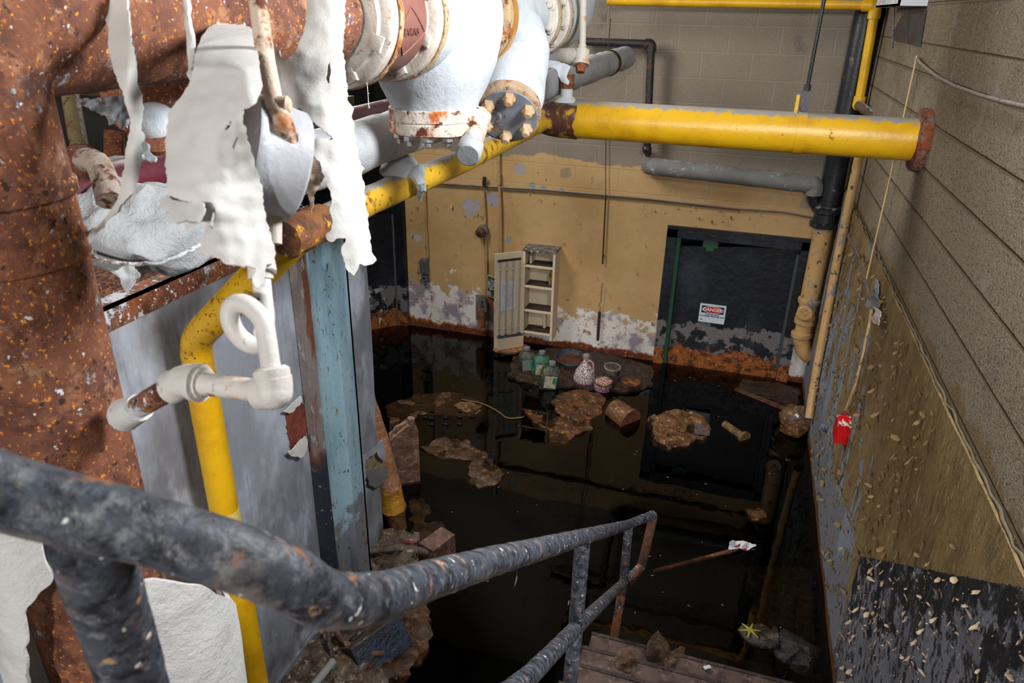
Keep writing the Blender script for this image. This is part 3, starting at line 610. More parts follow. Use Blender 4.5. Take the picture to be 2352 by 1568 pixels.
# submerged valve at the foot of the corner
vv = at(1832, 966, 4.95); vv.z = .02; vv = onZ(1826, 968, .10)
vt = thing('sunken_valve', 'lumpy rust crusted valve half sunk in the water in the corner', 'valve', (vv.x, vv.y, -.05))
part('valve_body', G().ball(vv, (.13, .12, .15), 18, 12).lump(.035, 9, 2), m_mud('valve_rust', (104, 74, 44), (64, 46, 34), (168, 116, 52), .35, (220, 210, 196)), vt)
part('bolt', G().ball(vv+V((.0, -.09, .10)), .035, 12, 8), STEEL, vt, 'shiny bolt head')
part('side_flange', G().cyl(vv+V((.12, -.02, -.03)), vv+V((.19, -.02, -.03)), .11, 18, .015).cyl(vv+V((.21, -.02, -.02)), vv+V((.235, -.02, -.02)), .12, 18, .01).lump(.02, 11, 5), m_mud('flange_rust', (112, 80, 40), (70, 50, 30), (170, 130, 50), .4), vt)

# ------------------------------------------------------------------ big yellow pipe to the right wall
py, pz, pr_ = 4.20, 2.605, .104
bp_ = thing('yellow_main_pipe', 'big yellow pipe running level into the rough block wall', 'pipe', (0, py, pz-pr_))
part('pipe_run', G().cyl((-1.05, py, pz), (XR+.01, py, pz), pr_, 40), YEL, bp_)
part('rusted_end', G().tube([(-1.20, py, pz), (-1.16, py, pz), (-1.02, py, pz), (-.93, py, pz), (-.915, py, pz)], [.02, .09, .109, .109, .104], 28, step=.03).lump(.006, 14), m_pipe('rust_scab', (92, 58, 48), (64, 44, 40), rust=(206, 160, 40), rt=.58, dust=.5), bp_, 'rust scabbed end where the branch joins')
part('wall_collar', G().lathe((XR-.05, py, pz), (1, 0, 0), [(0, .104), (.005, .15), (.03, .155), (.055, .15)], 32).lump(.01, 10), m_white('collar_rust', (120, 92, 84), rust=(132, 62, 30), rt=.52, dirt=(90, 66, 60), bump=.012), bp_, 'crumbling rusty collar at the wall')
hb = onY(1838, 295, py).x
hg = thing('pipe_hanger', 'yellow strap hanger on a black rod holding the big yellow pipe', 'hanger', (hb, py, pz-.11))
part('strap', G().lathe((hb-.022, py, pz), (1, 0, 0), [(0, .1045), (0, .1095), (.044, .1095), (.044, .1045)], 36), YEL, hg)
part('clevis', G().box((hb-.02, py-.012, pz+.10), (hb+.022, py+.02, pz+.21)).cyl((hb, py-.03, pz+.125), (hb, py+.03, pz+.125), .016, 10), plain('clevis_grey', (72, 72, 78), .5, .3, (110, 84, 60)), hg)
part('clevis_ear', G().box((hb-.045, py-.02, pz+.10), (hb-.03, py+.02, pz+.19)), YEL, hg, smooth=False)
rt_ = onY(1866, 60, py+.02); part('rod', G().tube([(hb, py, pz+.20), (hb+.0, py, pz+.26), (hb+.02, py, 4.6)], .010, 10), plain('rod_black', (24, 26, 30), .4), hg)
part('rod_nut', G().cyl((hb, py, pz+.21), (hb, py, pz+.24), .018, 6), DARKP, hg)
# branch toward the viewer
bk = [V((-1.12, py-.02, pz-.02)), onZ(1060, 371, 2.55), onZ(850, 459, 2.55), onZ(680, 537, 2.55)]
e1 = V((-1.225, 1.80, 2.545)); xv = XC+.112
e2 = V((xv, 1.86, 2.10))
vb = at(600, 1500, 3.1); vb = onX(598, 1500, xv); yv = 1.86
yb_ = thing('yellow_branch_pipe', 'narrower yellow pipe coming toward us and dropping down the grey casing', 'pipe', (xv, yv, -.02))
part('branch_run', G().tube([bk[0], bk[1], bk[2], e1+V((0, .12, 0))], .051, 24, step=.05).lump(.0025, 20), YELR, yb_)
part('elbow', G().tube([e1+V((0, .13, 0)), e1+V((-.01, .0, -.01)), e1.lerp(e2, .35)], .053, 24, fil=.13, step=.02), YEL, yb_)
part('offset_run', G().tube([e1.lerp(e2, .33), e2+V((0.0, 0, .0)), V((xv, yv, 1.96))], .053, 24, fil=.12, step=.02), m_pipe('speckled_yellow', (214, 166, 22), (188, 136, 20), rust=(128, 78, 28), rt=.60, dust=.3, sc=22), yb_)
part('drop', G().cyl((xv, yv, 1.97), (xv, yv, -.06), .054, 28), YEL, yb_)
part('weld_bead', G().lathe((xv, yv, 1.955), (0, 0, 1), [(-.010, .052), (-.005, .0565), (.005, .0565), (.010, .052)], 24).lump(.002, 40), YELR, yb_)
qa_, qb_ = onZ(745, 506, 2.55), onZ(655, 552, 2.55)
part('rust_scab', G().tube([qa_, qa_.lerp(qb_, .08), qa_.lerp(qb_, .5), qa_.lerp(qb_, .92), qb_], [.052, .057, .059, .056, .052], 26, step=.015).lump(.006, 24, 5), m_mud('yellow_rust', (132, 84, 44), (84, 50, 34), (214, 160, 30), .8, (200, 176, 140)), yb_, 'thick rusty scab on the branch')
part('tape_band', G().cyl((xv, yv, onX(515, 1182, xv-.05).z), (xv, yv, onX(512, 1142, xv-.05).z), .0552, 28), plain('pale_tape', (214, 196, 110), .6), yb_, 'pale tape band')
part('drop_elbow', G().tube([(xv+.04, yv-.0, .42), (xv+.12, yv+.02, .42), (xv+.12, yv+.02, .33)], .022, 12, fil=.05).lump(.004, 25), YELR, yb_)
wh = onZ(1292, 232, pz+.105)
cp = thing('white_coupling', 'white plastic coupling standing on the rusty end of the big yellow pipe', 'coupling', (wh.x, py, pz+.1))
part('collar', G().lathe((wh.x, py, pz+.092), (0, 0, 1), [(0, .075), (.012, .06), (.028, .036), (.03, .034), (.075, .034)], 20), WHITE, cp)
part('rusty_nipple', G().cyl((wh.x, py, pz+.165), (wh.x, py, pz+.24), .04, 16), RUST2, cp)

# ------------------------------------------------------------------ big rusty steam pipe and its valves (axis along y)
ax, az = -1.0, 3.14
def ring_bolts(y, r, rb, n, hexs, a0=0., th=.011):
    out_ = []
    for k in range(n):
        g = G(); out_.append(g); a = a0+2*pi*k/n; c = V((ax+r*cos(a), y, az+r*sin(a)))
        g.lathe(c, (0, -1, 0), [(0, rb), (th*.8, rb), (th, rb*.8)], 6 if hexs else 4, ref=(cos(a), 0, sin(a)) if hexs else (cos(a)+sin(a), 0, sin(a)-cos(a)))
        if hexs: g.lathe(c, (0, -1, 0), [(th, rb*.5), (th+.014, rb*.5), (th+.018, rb*.35)], 12)
    return out_
def flange(y, t=.045, r=.171, r2=.12): return G().lathe((ax, y, az), (0, 1, 0), [(-.012, r2), (-.01, r2+.02), (0, r2+.025), (0, r-.006), (.004, r), (t-.004, r), (t, r-.006), (t, r2)], 56)
mp_ = thing('steam_main', 'big rust covered steam pipe turning down beside the railing', 'pipe', (ax, .74, .2))
part('level_run', G().tube([(ax, .94, az), (ax, 1.66, az)], .1095, 44, step=.06).lump(.003, 9), RUST, mp_)
part('elbow', G().tube([(ax, .95, az), (ax, .74, az), (ax, .74, 2.92)], .110, 44, fil=.2, step=.02), RUST, mp_)
part('downpipe', G().cyl((ax, .74, -.4), (ax, .74, 2.94), .1095, 44), RUST, mp_)
part('weld_bead', G().lathe((ax, .74, 2.92), (0, 0, 1), [(-.014, .108), (-.008, .115), (.008, .115), (.014, .108)], 40).lathe((ax, .74, 2.845), (0, 0, 1), [(-.03, .108), (-.025, .1135), (.005, .1135), (.012, .108)], 40), RUST, mp_)
part('end_flange', flange(1.685), FLANGE, mp_, 'rust stained white flange')
for q_ in ring_bolts(1.684, .142, .026, 8, False, pi/8): part('square_bolt', q_, FLANGE, mp_)
part('gasket_ring', G().lathe((ax, 1.732, az), (0, 1, 0), [(0, .15), (0, .173), (.02, .174), (.022, .15)], 48).lump(.003, 30), RING, mp_)
# lower insulation jacket, torn open
jk = thing('pipe_jacket', 'torn white canvas jacket around the foot of the rusty steam pipe', 'jacket', (ax, .74, .2))
def jacket(a, z):
    k_ = max(0, min(1, (a+.35)/.75)) if a < 1.6 else max(0, min(1, (2.6-a))); fl = .012*math.exp(-abs(z-2.22)*5)+.055*k_*k_*(3-2*k_)
    r = .158+fl+.006*noise.noise(V((a*2, z*6, 1)))+.010*max(0, noise.noise(V((a*1.2, z*3, 5))))
    return V((ax+r*cos(a), .74+r*sin(a), z))
def top(a):
    K = [(-4, 2.44), (-.95, 2.465), (-.36, 2.315), (-.13, 2.29), (.1, 2.25), (.4, 2.16), (.8, 2.06), (4, 2.06)]
    for (a0, z0_), (a1, z1_) in zip(K, K[1:]):
        if a0 <= a <= a1: return z0_+(z1_-z0_)*(a-a0)/(a1-a0)+.012*noise.noise(V((a*9, 2, 0)))
ol = [(a, top(a)) for a in [-pi+.05*i for i in range(126)]]
ol = [(-pi, .3)]+ol+[(pi, .3)]; ol = [(a*.16, z) for a, z in ol][::-1]
hole = rag([(a*.16, z) for a, z in ((-.90, 2.52), (-.97, 2.36), (-1.1, 2.345), (-1.28, 2.30), (-1.5, 2.15), (-1.8, 1.2), (-.5, 1.2), (-.42, 2.31), (-.30, 2.52))], .015, .004, 4)
part('canvas', sheet(ol, lambda a, z: jacket(a/.16, z), .009, .007, [hole]), m_white('furry_canvas', (200, 200, 198), dirt=(158, 156, 154), crack=.72, bump=.006), jk)
# wafer valve
wv = thing('wafer_valve', 'brown cast iron wafer valve between two white bolted flanges', 'valve', (ax, 1.86, az-.14))
part('body', G().lathe((ax, 1.75, az), (0, 1, 0), [(0, .10), (.0, .142), (.01, .146), (.20, .146), (.21, .142), (.22, .10)], 56), BROWN, wv)
# raised diamond mark on the body side facing us
an = radians(-14)
def wm(a, y): return V((ax+.147*cos(a), y, az+.147*sin(a)))
g = G()
for p0, p1 in (((an, 1.775), (an+.42, 1.855)), ((an+.42, 1.855), (an, 1.94)), ((an, 1.94), (an-.42, 1.855)), ((an-.42, 1.855), (an, 1.775))):
    g.tube([wm(p0[0]+(p1[0]-p0[0])*t, p0[1]+(p1[1]-p0[1])*t) for t in (0, .25, .5, .75, 1)], .0022, 6)
part('raised_diamond', g, BROWN, wv)
def wrap_text(s, size, a, y):
    g = text_mesh(s, size, Matrix.Identity(4), .002); 
    for i, p in enumerate(g.v):
        q = wm(a+p.y/.147, y+p.x); n_ = V((cos(a), 0, sin(a))); g.v[i] = q+n_*p.z
    return g
part('raised_lettering', wrap_text('JENKINS', .026, an, 1.857), BROWN, wv, smooth=False)
# strainer body
vb_ = thing('globe_valve', 'bulbous white coated valve with a bolted rust streaked bonnet underneath', 'valve', (ax, 2.32, 2.79))
part('near_flange', flange(1.965), FLANGE, vb_)
for q_ in ring_bolts(1.964, .145, .024, 8, False, pi/8): part('square_bolt', q_, FLANGE, vb_)
part('gasket_ring', G().lathe((ax, 2.012, az), (0, 1, 0), [(0, .15), (0, .174), (.022, .176), (.024, .15)], 48).lump(.003, 30), RING, vb_)
part('body', G().lathe((ax, 2.33, 2.85), (0, 0, 1), [(.0, .10), (.0, .142), (.03, .150), (.08, .175), (.15, .205), (.25, .222), (.33, .215), (.42, .18), (.50, .12)], 48).tube([(ax, 2.03, az), (ax, 2.2, az), (ax, 2.5, az), (ax, 2.6, az)], [.155, .165, .165, .15], 40, step=.05).lump(.006, 9, 3), CANV, vb_)
bz = 2.785
part('bonnet_flange', G().lathe((ax, 2.33, bz), (0, 0, 1), [(0, .145), (.004, .152), (.036, .153), (.040, .149), (.044, .153), (.078, .152), (.082, .142)], 52).lump(.0025, 24), BONNET, vb_)
for k in range(12):
    g = G().lathe((ax+.125*cos(k*pi/6+.2), 2.33+.125*sin(k*pi/6+.2), bz+.002), (0, 0, -1), [(0, .02), (.016, .02), (.02, .015)], 6).lathe((ax+.125*cos(k*pi/6+.2), 2.33+.125*sin(k*pi/6+.2), bz-.018), (0, 0, -1), [(0, .011), (.014, .011), (.017, .006)], 10)
    part('bonnet_bolt', g, STEEL, vb_)
p0, p1 = at(1100, 285, 2.42), at(1077, 350, 2.29); dr_ = (p1-p0).normalized(); L = (p1-p0).length
part('drain_nipple', G().cyl(p0-dr_*.06, p1-dr_*.035, .033, 20), BONNET, vb_)
part('drain_cap', G().lathe(p1-dr_*.05, dr_, [(0, .034), (.005, .041), (.055, .042), (.066, .039), (.070, .034)], 24), m_pipe('zinc_cap', (168, 172, 176), (140, 142, 146), rust=(176, 116, 66), rt=.66, dust=0, rough=.3), vb_, 'zinc cap with a rust mark')
# y strainer
ys = thing('y_strainer', 'white coated strainer behind the globe valve, with a bolted slanting cover', 'strainer', (ax, 2.9, 2.75))
part('near_flange', flange(2.60, .05, .171, .12), RING, ys)
part('flange_rim', G().lathe((ax, 2.652, az), (0, 1, 0), [(0, .15), (0, .176), (.03, .178), (.034, .15)], 48), m_pipe('varnished_rim', (170, 122, 60), (140, 88, 40), rt=.7, dust=0, rough=.25), ys)
c1 = at(1166, 266, 2.60); c0_ = at(1192, 90, 2.86)
dd = (c1-c0_).normalized()
part('body', G().tube([(ax, 2.67, az), (ax, 3.25, az)], .135, 36, step=.05).tube([c0_-dd*.05, c0_+dd*.08, c1-dd*.1, c1-dd*.045], [.10, .125, .122, .112], 32, step=.03).lump(.007, 8, 6), CANV, ys)
part('cover_ring', G().lathe(c1-dd*.05, dd, [(0, .105), (.004, .118), (.046, .119), (.05, .110)], 36).lump(.004, 20), m_white('scaly_tan', (166, 140, 112), rust=(150, 96, 60), rt=.62, dirt=(136, 112, 90), bump=.01), ys)
part('cover', G().lathe(c1-dd*.002, dd, [(0, .108), (.008, .106), (.010, .0)], 36), m_pipe('blue_grey_cover', (124, 130, 138), (104, 108, 116), rust=(160, 104, 60), rt=.64, dust=0, rough=.35), ys, 'blue-grey cover')
e_ = RT-dd*RT.dot(dd); e_.normalize(); f_ = dd.cross(e_); BRASS = m_pipe('bolt_brass', (186, 158, 124), (160, 126, 90), rt=.64, dust=0, rough=.4)
for k in range(6):
    a = 2*pi*k/6+.45; g = G().lathe(c1+(e_*cos(a)+f_*sin(a))*.082, dd, [(0, .024), (.02, .024), (.026, .018)], 6).lathe(c1+(e_*cos(a)+f_*sin(a))*.082+dd*.024, dd, [(0, .017), (.014, .016), (.02, .010)], 14)
    part('cover_bolt', g, BRASS, ys)
part('blow_off_plug', G().lathe(c1-e_*.055+dd*.006, dd, [(0, .034), (.006, .034), (.014, .03)], 20), m_pipe('plug_grey', (132, 134, 138), (104, 106, 110), rust=(176, 108, 56), rt=.58, dust=0), ys)
# far valve flanges and insulated run
fv = thing('far_flange_pair', 'pair of rust rimmed flanges with hex nuts, farthest along the white pipe', 'flange', (ax, 3.4, az-.17))
part('near_flange', flange(3.27, .04), FLANGE, fv)
part('near_rim', G().lathe((ax, 3.312, az), (0, 1, 0), [(0, .15), (0, .174), (.02, .175), (.022, .15)], 48), RING, fv)
part('brown_spacer', G().lathe((ax, 3.33, az), (0, 1, 0), [(0, .13), (.16, .13)], 48), BROWN, fv)
part('far_flange', flange(3.49, .045), FLANGE, fv)
part('far_rim', G().lathe((ax, 3.537, az), (0, 1, 0), [(0, .15), (0, .173), (.02, .174), (.022, .15)], 48), RING, fv)
for q_ in ring_bolts(3.269, .145, .026, 10, True, pi/10): part('hex_nut', q_, FLANGE, fv)
for q_ in ring_bolts(3.489, .145, .024, 10, True, pi/10+.1): part('hex_nut', q_, FLANGE, fv)
ir = thing('insulated_white_pipe', 'fat grey-white insulated pipe turning up beyond the far flanges', 'pipe', (ax, 3.9, az-.15))
part('canvas_wrap', G().tube([(ax, 3.555, az), (ax, 4.15, az+.0), (ax, 4.15, 4.55)], .155, 40, fil=.22, step=.05).lump(.008, 7, 9), GCANV if False else CANV, ir)
# trap line under the far flanges
tl_ = thing('trap_line', 'small rusty tee and thin riser under the far white pipe', 'pipe', at(1337, 170, 3.4))
part('riser', G().tube([at(1341, -40, 3.42), at(1337, 118, 3.42)], .0165, 12).cyl(at(1337, 104, 3.42), at(1337, 116, 3.42), .021, 12), FLANGE, tl_)
part('tee', G().tube([at(1337, 116, 3.42), at(1334, 148, 3.42)], .036, 16).tube([at(1336, 130, 3.42), at(1312, 130, 3.45), at(1285, 128, 3.5)], [.034, .040, .034], 16, step=.04).cyl(at(1334.5, 143, 3.42), at(1334, 150, 3.42), .04, 16), FLANGE, tl_)
part('end_plug', G().tube([at(1334, 148, 3.42), at(1333, 166, 3.42)], [.026, .02], 10), RUST2, tl_)
part('elbow_arm', G().tube([at(1285, 128, 3.5), at(1262, 134, 3.5), at(1240, 150, 3.5)], .042, 16, fil=.03), GREYP, tl_)
def flat(d, k=0., wob=.0, sd=0, bend=0.):
    def f(u, v):
        n = noise.noise(V((u*.012, v*.012, sd)))*wob+noise.noise(V((u*.04, v*.04, sd+5)))*wob*.35
        return at(u, v, d+k*(v-300)/300+bend*((u-450)/300)**2+n)
    return f
solo('torn_lagging', sheet(rag([(1232, 150), (1246, 142), (1275, 138), (1300, 148), (1312, 152), (1306, 166), (1300, 176), (1309, 188), (1306, 196), (1290, 188), (1281, 172), (1276, 160), (1258, 152), (1250, 158), (1243, 168), (1238, 162)], 3, 1.2, 3), flat(3.36, 0, .05, 3), 2, .004), CANV, 'torn scraps of white lagging hanging under the small rusty tee', 'scrap')
# ------------------------------------------------------------------ pipes behind
g0, g1 = onX(780, 350, -1.26), onY(1436, 132, 6.2)
gy = thing('canvas_wrapped_pipe', 'long grey canvas wrapped pipe passing behind the white valves', 'pipe', g1)
g00 = g0+(g0-g1)*.06
part('wrapping', G().tube([g00, g1], .086, 28, step=.08).lump(.008, 8, 2), m_white('fuzzy_grey_canvas', (176, 178, 182), dirt=(124, 126, 132), bump=.008, crack=.70), gy)
part('hanger_wire', G().lathe(g0.lerp(g1, .86), g1-g0, [(0, .092), (.03, .094), (.06, .092)], 24).tube([g0.lerp(g1, .86)+V((0, 0, .09)), g0.lerp(g1, .86)+V((0, 0, .3))], .004, 6), DARKB, gy)
m0, m1 = onX(860, 264, -1.52), onX(330, 400, -1.52)
solo('maroon_pipe', G().tube([m1+(m1-m0)*.35, m0+(m0-m1)*.5], .052, 24, step=.1), MAROON, 'dark red pipe running in the shadow behind the torn sheets', 'pipe')
p0, p1 = onX(300, 232, -1.24), onX(440, 212, -1.24)
solo('rusty_half_shell', G().lathe(p0, (0, 1, 0), [(-.02, .06), (0, .072), (.45, .072), (.46, .06)], 28).lump(.006, 9), RUST, 'rusty pipe length close under the big steam pipe', 'pipe')
solo('lagging_remnant', sheet(rag([(182, 236), (215, 226), (290, 218), (320, 216), (318, 262), (300, 268), (290, 292), (283, 276), (276, 296), (268, 276), (250, 292), (244, 268), (205, 250)], 4, 2, 6), flat(1.32, .05, .05, 2), 3, .006), CANV, 'ragged white lagging remnant under the steam pipe at upper left', 'scrap')
kb = at(358, 292, 1.5); kn = thing('ball_check_valve', 'round white valve body with a rusty rim under the steam pipe', 'valve', kb-V((0, 0, .05)))
part('body', G().ball(kb, .05, 18, 12), CANV, kn); part('rusty_rim', G().lathe(kb+V((.02, -.02, -.012)), (.3, -.4, .8), [(-.008, .03), (-.006, .056), (.006, .057), (.008, .03)], 24).lump(.003, 30), RUST2, kn)
sl = thing('small_branch_line', 'thin rusty pipe with a tee and curved branch, far upper left', 'pipe', at(200, 420, 1.45))
part('down_pipe', G().tube([at(158, 200, 1.62), at(186, 360, 1.52)], .018, 12), m_pipe('olive_pipe', (136, 118, 86), (104, 92, 64), rt=.6, dust=0), sl)
part('tee', G().tube([at(186, 352, 1.52), at(192, 395, 1.5)], .030, 14).tube([at(160, 378, 1.5), at(212, 368, 1.5)], .020, 12).ball(at(188, 372, 1.5), .034, 12, 8), RUST, sl)
part('curved_arm', G().tube([at(196, 366, 1.48), at(226, 372, 1.45), at(243, 420, 1.42), at(252, 462, 1.40)], .024, 16, fil=.03, step=.02).lump(.003, 25), m_white('scaly_white_pipe', (170, 154, 142), rust=(132, 94, 68), rt=.54, dirt=(140, 118, 102), bump=.008), sl)
# background equipment in the dark beyond
solo('dark_beam', G().box((-4.4, 2.9, 2.75), (-1.7, 3.05, 2.80)), plain('beam_brown', (74, 62, 50), .8), 'dull brown beam in the dark between the pipes at upper left', 'beam', smooth=False)
mr = thing('far_riser', 'dim rusty riser pipe in the dark behind the torn strip', 'pipe', onX(268, 420, -2.6))
part('pipe', G().cyl(onX(262, 300, -2.6), onX(262, 520, -2.6), .04, 14), RUST2, mr); part('coupling', G().cyl(onX(262, 365, -2.6), onX(262, 385, -2.6), .055, 14), RUST2, mr)
# ------------------------------------------------------------------ insulation bundle on the grating
ib = thing('insulation_bundle', 'big sagging grey canvas bundle tied with wire above the grating', 'insulation', onZ(320, 630, 2.33))
bc = at(318, 530, 1.78); 
part('canvas', G().ball(bc, (.15, .18, .105), 56, 36, Matrix.Rotation(radians(-28), 3, 'Z') @ Matrix.Rotation(radians(10), 3, 'Y'))  .lump(.05, 6, 11).lump(.016, 16, 3), GCANV, ib)
part('neck_wrap', G().tube([bc+V((-.10, -.0, .02)), bc+V((-.18, .1, .02)), bc+V((-.3, .28, .03))], [.09, .10, .09], 22, step=.03).lump(.03, 7, 4), GCANV, ib)
part('tie_wire', G().tube([at(190, 580, 1.60), at(240, 600, 1.58), at(305, 608, 1.58), at(370, 604, 1.58), at(420, 585, 1.60), at(462, 560, 1.64)], .0045, 8, fil=.03, step=.02).lump(.003, 30), m_rust('wire_rust', .52, .6, (170, 120, 96)), ib, 'sagging rusty tie wire')
part('hanging_rag', sheet(rag([(255, 625), (300, 605), (325, 632), (318, 640), (296, 672), (290, 676), (283, 658), (275, 640)], 4, 2, 5), flat(1.60, 0, .04, 7), 3, .003), GCANV, ib, 'grey rag hanging from the wire')
# ------------------------------------------------------------------ casing, grating, column
ck = thing('tank_casing', 'tall grey sheet metal casing with scuffs and torn patches', 'casing', (-2.4, 2.2, -.1))
cy0, cy1 = .55, 3.28
part('sheet_jacket', sheet([(cy0, -.12), (cy1, -.12), (cy1, 2.235), (cy0, 2.235)], lambda a, b: V((XC+.004*sin(a*9)*sin(b*2+1)+.008*noise.noise(V((a*2, b*1.3, 3))), a, b)), .045, .01), CAS, ck)
part('casing_body', G().box((-3.3, cy0, -1.05), (XC-.02, cy1-.002, 2.20)), CAS, ck, smooth=False)
def tw(u, v, off=.012): return onX(u, v, XC+off)
def patch(poly, off, wob, sd):
    return sheet(rag(poly, 4, 1.6, sd), lambda u, v: tw(u, v, off+wob*(1+noise.noise(V((u*.03, v*.03, sd))))), 3.5, .004)
part('torn_hole', patch([(655, 948), (690, 925), (705, 940), (702, 1000), (690, 1035), (668, 1038), (660, 990)], .010, .002, 2), plain('rust_brown', (124, 58, 40), .8, 0, (84, 40, 28), 20), ck, 'red-brown torn hole in the sheet')
part('torn_flap', patch([(660, 1040), (700, 1000), (708, 1020), (700, 1040), (692, 1050), (672, 1046)], .03, .012, 4), TORN, ck, 'curled pale flap below the hole')
part('torn_flap', patch([(650, 945), (690, 905), (694, 922), (664, 950)], .025, .01, 6), TORN, ck)
part('torn_hole', patch([(836, 1052), (868, 1030), (886, 1072), (880, 1108), (846, 1112), (838, 1090)], .012, .003, 8), m_mud('exposed_lagging', (150, 128, 100), (110, 98, 90), (176, 152, 96), .9), ck, 'torn opening showing tan lagging')
part('torn_flap', patch([(830, 1048), (878, 1010), (886, 1060), (870, 1050), (866, 1036), (838, 1056), (840, 1112), (834, 1112)], .03, .014, 9), m_white('grey_rag', (150, 154, 162), dirt=(120, 124, 130), crack=.7), ck, 'grey torn edge hanging round the opening')
part('torn_flap', patch([(842, 1080), (886, 1074), (890, 1092), (878, 1112), (862, 1120), (846, 1112)], .026, .012, 12), m_white('dark_grey_rag', (110, 108, 110), dirt=(84, 82, 84), crack=.66), ck)
part('base_channel', G().box((XC, cy0, -.12), (XC+.075, 2.60, .055)).box((XC, cy0, .055), (XC+.02, 2.60, .13)), CAS, ck, smooth=False)
gt = thing('steel_grating', 'rusty steel bar grating with an angle iron edge on top of the grey casing', 'grating', (-2.3, 1.9, 2.24))
part('edge_angle', G().box((XC-.06, cy0, 2.285), (XC+.012, cy1-.3, 2.297)).box((XC+.003, cy0, 2.215), (XC+.012, cy1-.3, 2.297)), m_rust('flaking_rust_angle', .60, .63, (138, 72, 40)), gt, smooth=False)
g = G()
for k in range(44): g.box((-3.25+k*.0325, cy0, 2.262), (-3.244+k*.0325, cy1-.3, 2.296))
part('bearing_bars', g, m_rust('dark_rusty_bars', .85, .72, (82, 52, 40)), gt, smooth=False)
g = G()
for k in range(24): g.box((-3.25, cy0+.05+k*.1, 2.286), (XC-.06, cy0+.058+k*.1, 2.298))
part('cross_rods', g, m_rust('dark_rusty_rods', .85, .72, (92, 58, 44)), gt, smooth=False)
g = G().box((-3.3, cy0, 2.205), (XC, cy1-.3, 2.25)); part('pan', g, DARKB, gt, smooth=False)
XC += .014
cl = thing('steel_column', 'pale blue painted steel column with a rust streaked edge against the grey casing', 'column', (XC+.06, 2.75, -.1))
def cyv(u, v): return onX(u, v, XC+.05).y
zt_ = 2.215
me_ = Mat('streaked_rust_edge', (122, 112, 108), .7); me_.spots((104, 60, 40), 9, .52, .06, st=(1, 1, .25), det=8); me_.spots((150, 146, 146), 30, .62, .04, st=(1, 1, .4), det=5)
me_.spots((30, 36, 48), 6, .5, .10, det=6, bias=(('z', .95, 1.35, .32, -.45),)); me_.spots((150, 158, 172), 34, .66, .03, det=8, lim=me_.rng(me_.xyz()[2], .9, 1.2, 1, 0)); me_.grain(40, .004)
part('rust_edge', G().box((XC+.005, 2.585, -.1), (XC+.045, 2.665, zt_)), me_.done(), cl, 'rust streaked edge, tarred black lower down', smooth=False)
part('blue_plate', G().box((XC+.01, 2.665, -.1), (XC+.055, 2.80, zt_)), BLUE, cl, smooth=False)
part('blue_channel', G().box((XC+.05, 2.775, -.1), (XC+.105, 2.80, zt_)).box((XC+.085, 2.80, -.1), (XC+.105, 2.905, zt_)).box((XC+.02, 2.89, -.1), (XC+.105, 2.905, zt_)), BLUE, cl, smooth=False)
XC -= .014
# ------------------------------------------------------------------ torn sheets hanging in front
big = rag([(480, 62), (500, 54), (545, 56), (575, 58), (588, 90), (596, 150), (604, 205), (590, 236), (560, 250), (558, 272), (572, 330), (590, 392), (603, 432), (606, 482), (618, 520), (632, 570), (626, 604), (612, 606), (604, 650), (592, 666), (580, 650), (588, 612), (560, 612), (520, 606), (490, 588), (456, 580), (464, 548), (474, 520), (452, 516), (430, 526), (412, 500), (376, 486), (374, 462), (384, 440), (380, 380), (378, 330), (386, 262), (400, 240), (436, 190), (446, 150), (452, 110), (462, 86)], 7, 2.6, 11)
hs = [rag([(532, 335), (545, 312), (548, 322), (536, 345)], 3, 1, 2), rag([(514, 298), (530, 276), (532, 282), (520, 300)], 3, 1, 5), rag([(482, 520), (488, 488), (494, 470), (494, 500), (490, 525)], 3, 1, 4)]
hp = thing('torn_canvas_sheet', 'largest pale torn canvas sheet, hanging in front of the gauge', 'canvas', at(500, 600, .88))
def bigf(u, v): return at(u, v, .92-.03*sin((u-380)/75)-.008*sin(v/90+u/120)+.035*noise.noise(V((u*.006, v*.006, 2)))+.003*noise.noise(V((u*.03, v*.03, 9)))+.34*max(0, (160-v)/105)**2)
part('canvas', sheet(big, bigf, 4.5, .0035, hs), TORN, hp)
part('lower_fold', sheet(rag([(386, 455), (430, 470), (480, 468), (492, 500), (484, 522), (452, 514), (430, 524), (412, 500), (382, 484)], 5, 2, 3), lambda u, v: bigf(u, v)+(-FW)*(.012+.02*max(0, (v-455)/70)), 4.5, .003), TORN, hp, 'curled lower fold of the sheet')
rs = rag([(703, -12), (794, -12), (791, 60), (786, 110), (796, 165), (799, 225), (804, 240), (812, 248), (808, 262), (818, 320), (828, 382), (836, 386), (832, 404), (842, 470), (850, 530), (852, 570), (866, 598), (856, 604), (838, 608), (826, 604), (812, 636), (800, 625), (788, 592), (784, 566), (796, 548), (780, 548), (760, 556), (748, 545), (764, 520), (758, 480), (762, 440), (742, 400), (736, 372), (720, 352), (712, 318), (738, 316), (768, 318), (744, 300), (722, 280), (706, 276), (692, 252), (656, 242), (630, 222), (618, 150), (614, 86), (636, 110), (655, 140), (680, 116), (694, 80), (704, 40)], 7, 2.6, 21)
def rsf(u, v): return at(u, v, 1.22-.03*sin((u-640)/50)-.008*sin(v/90)+.035*noise.noise(V((u*.007, v*.006, 6)))+.003*noise.noise(V((u*.03, v*.03, 3)))+.13*max(0, (240-v)/240))
solo('torn_canvas_strip', sheet(rs, rsf, 4.5, .0035, [rag([(752, 150), (758, 140), (760, 168), (755, 195), (748, 180)], 3, 1, 2)]), TORN, 'long torn canvas strip hanging just left of the first white flange', 'canvas')
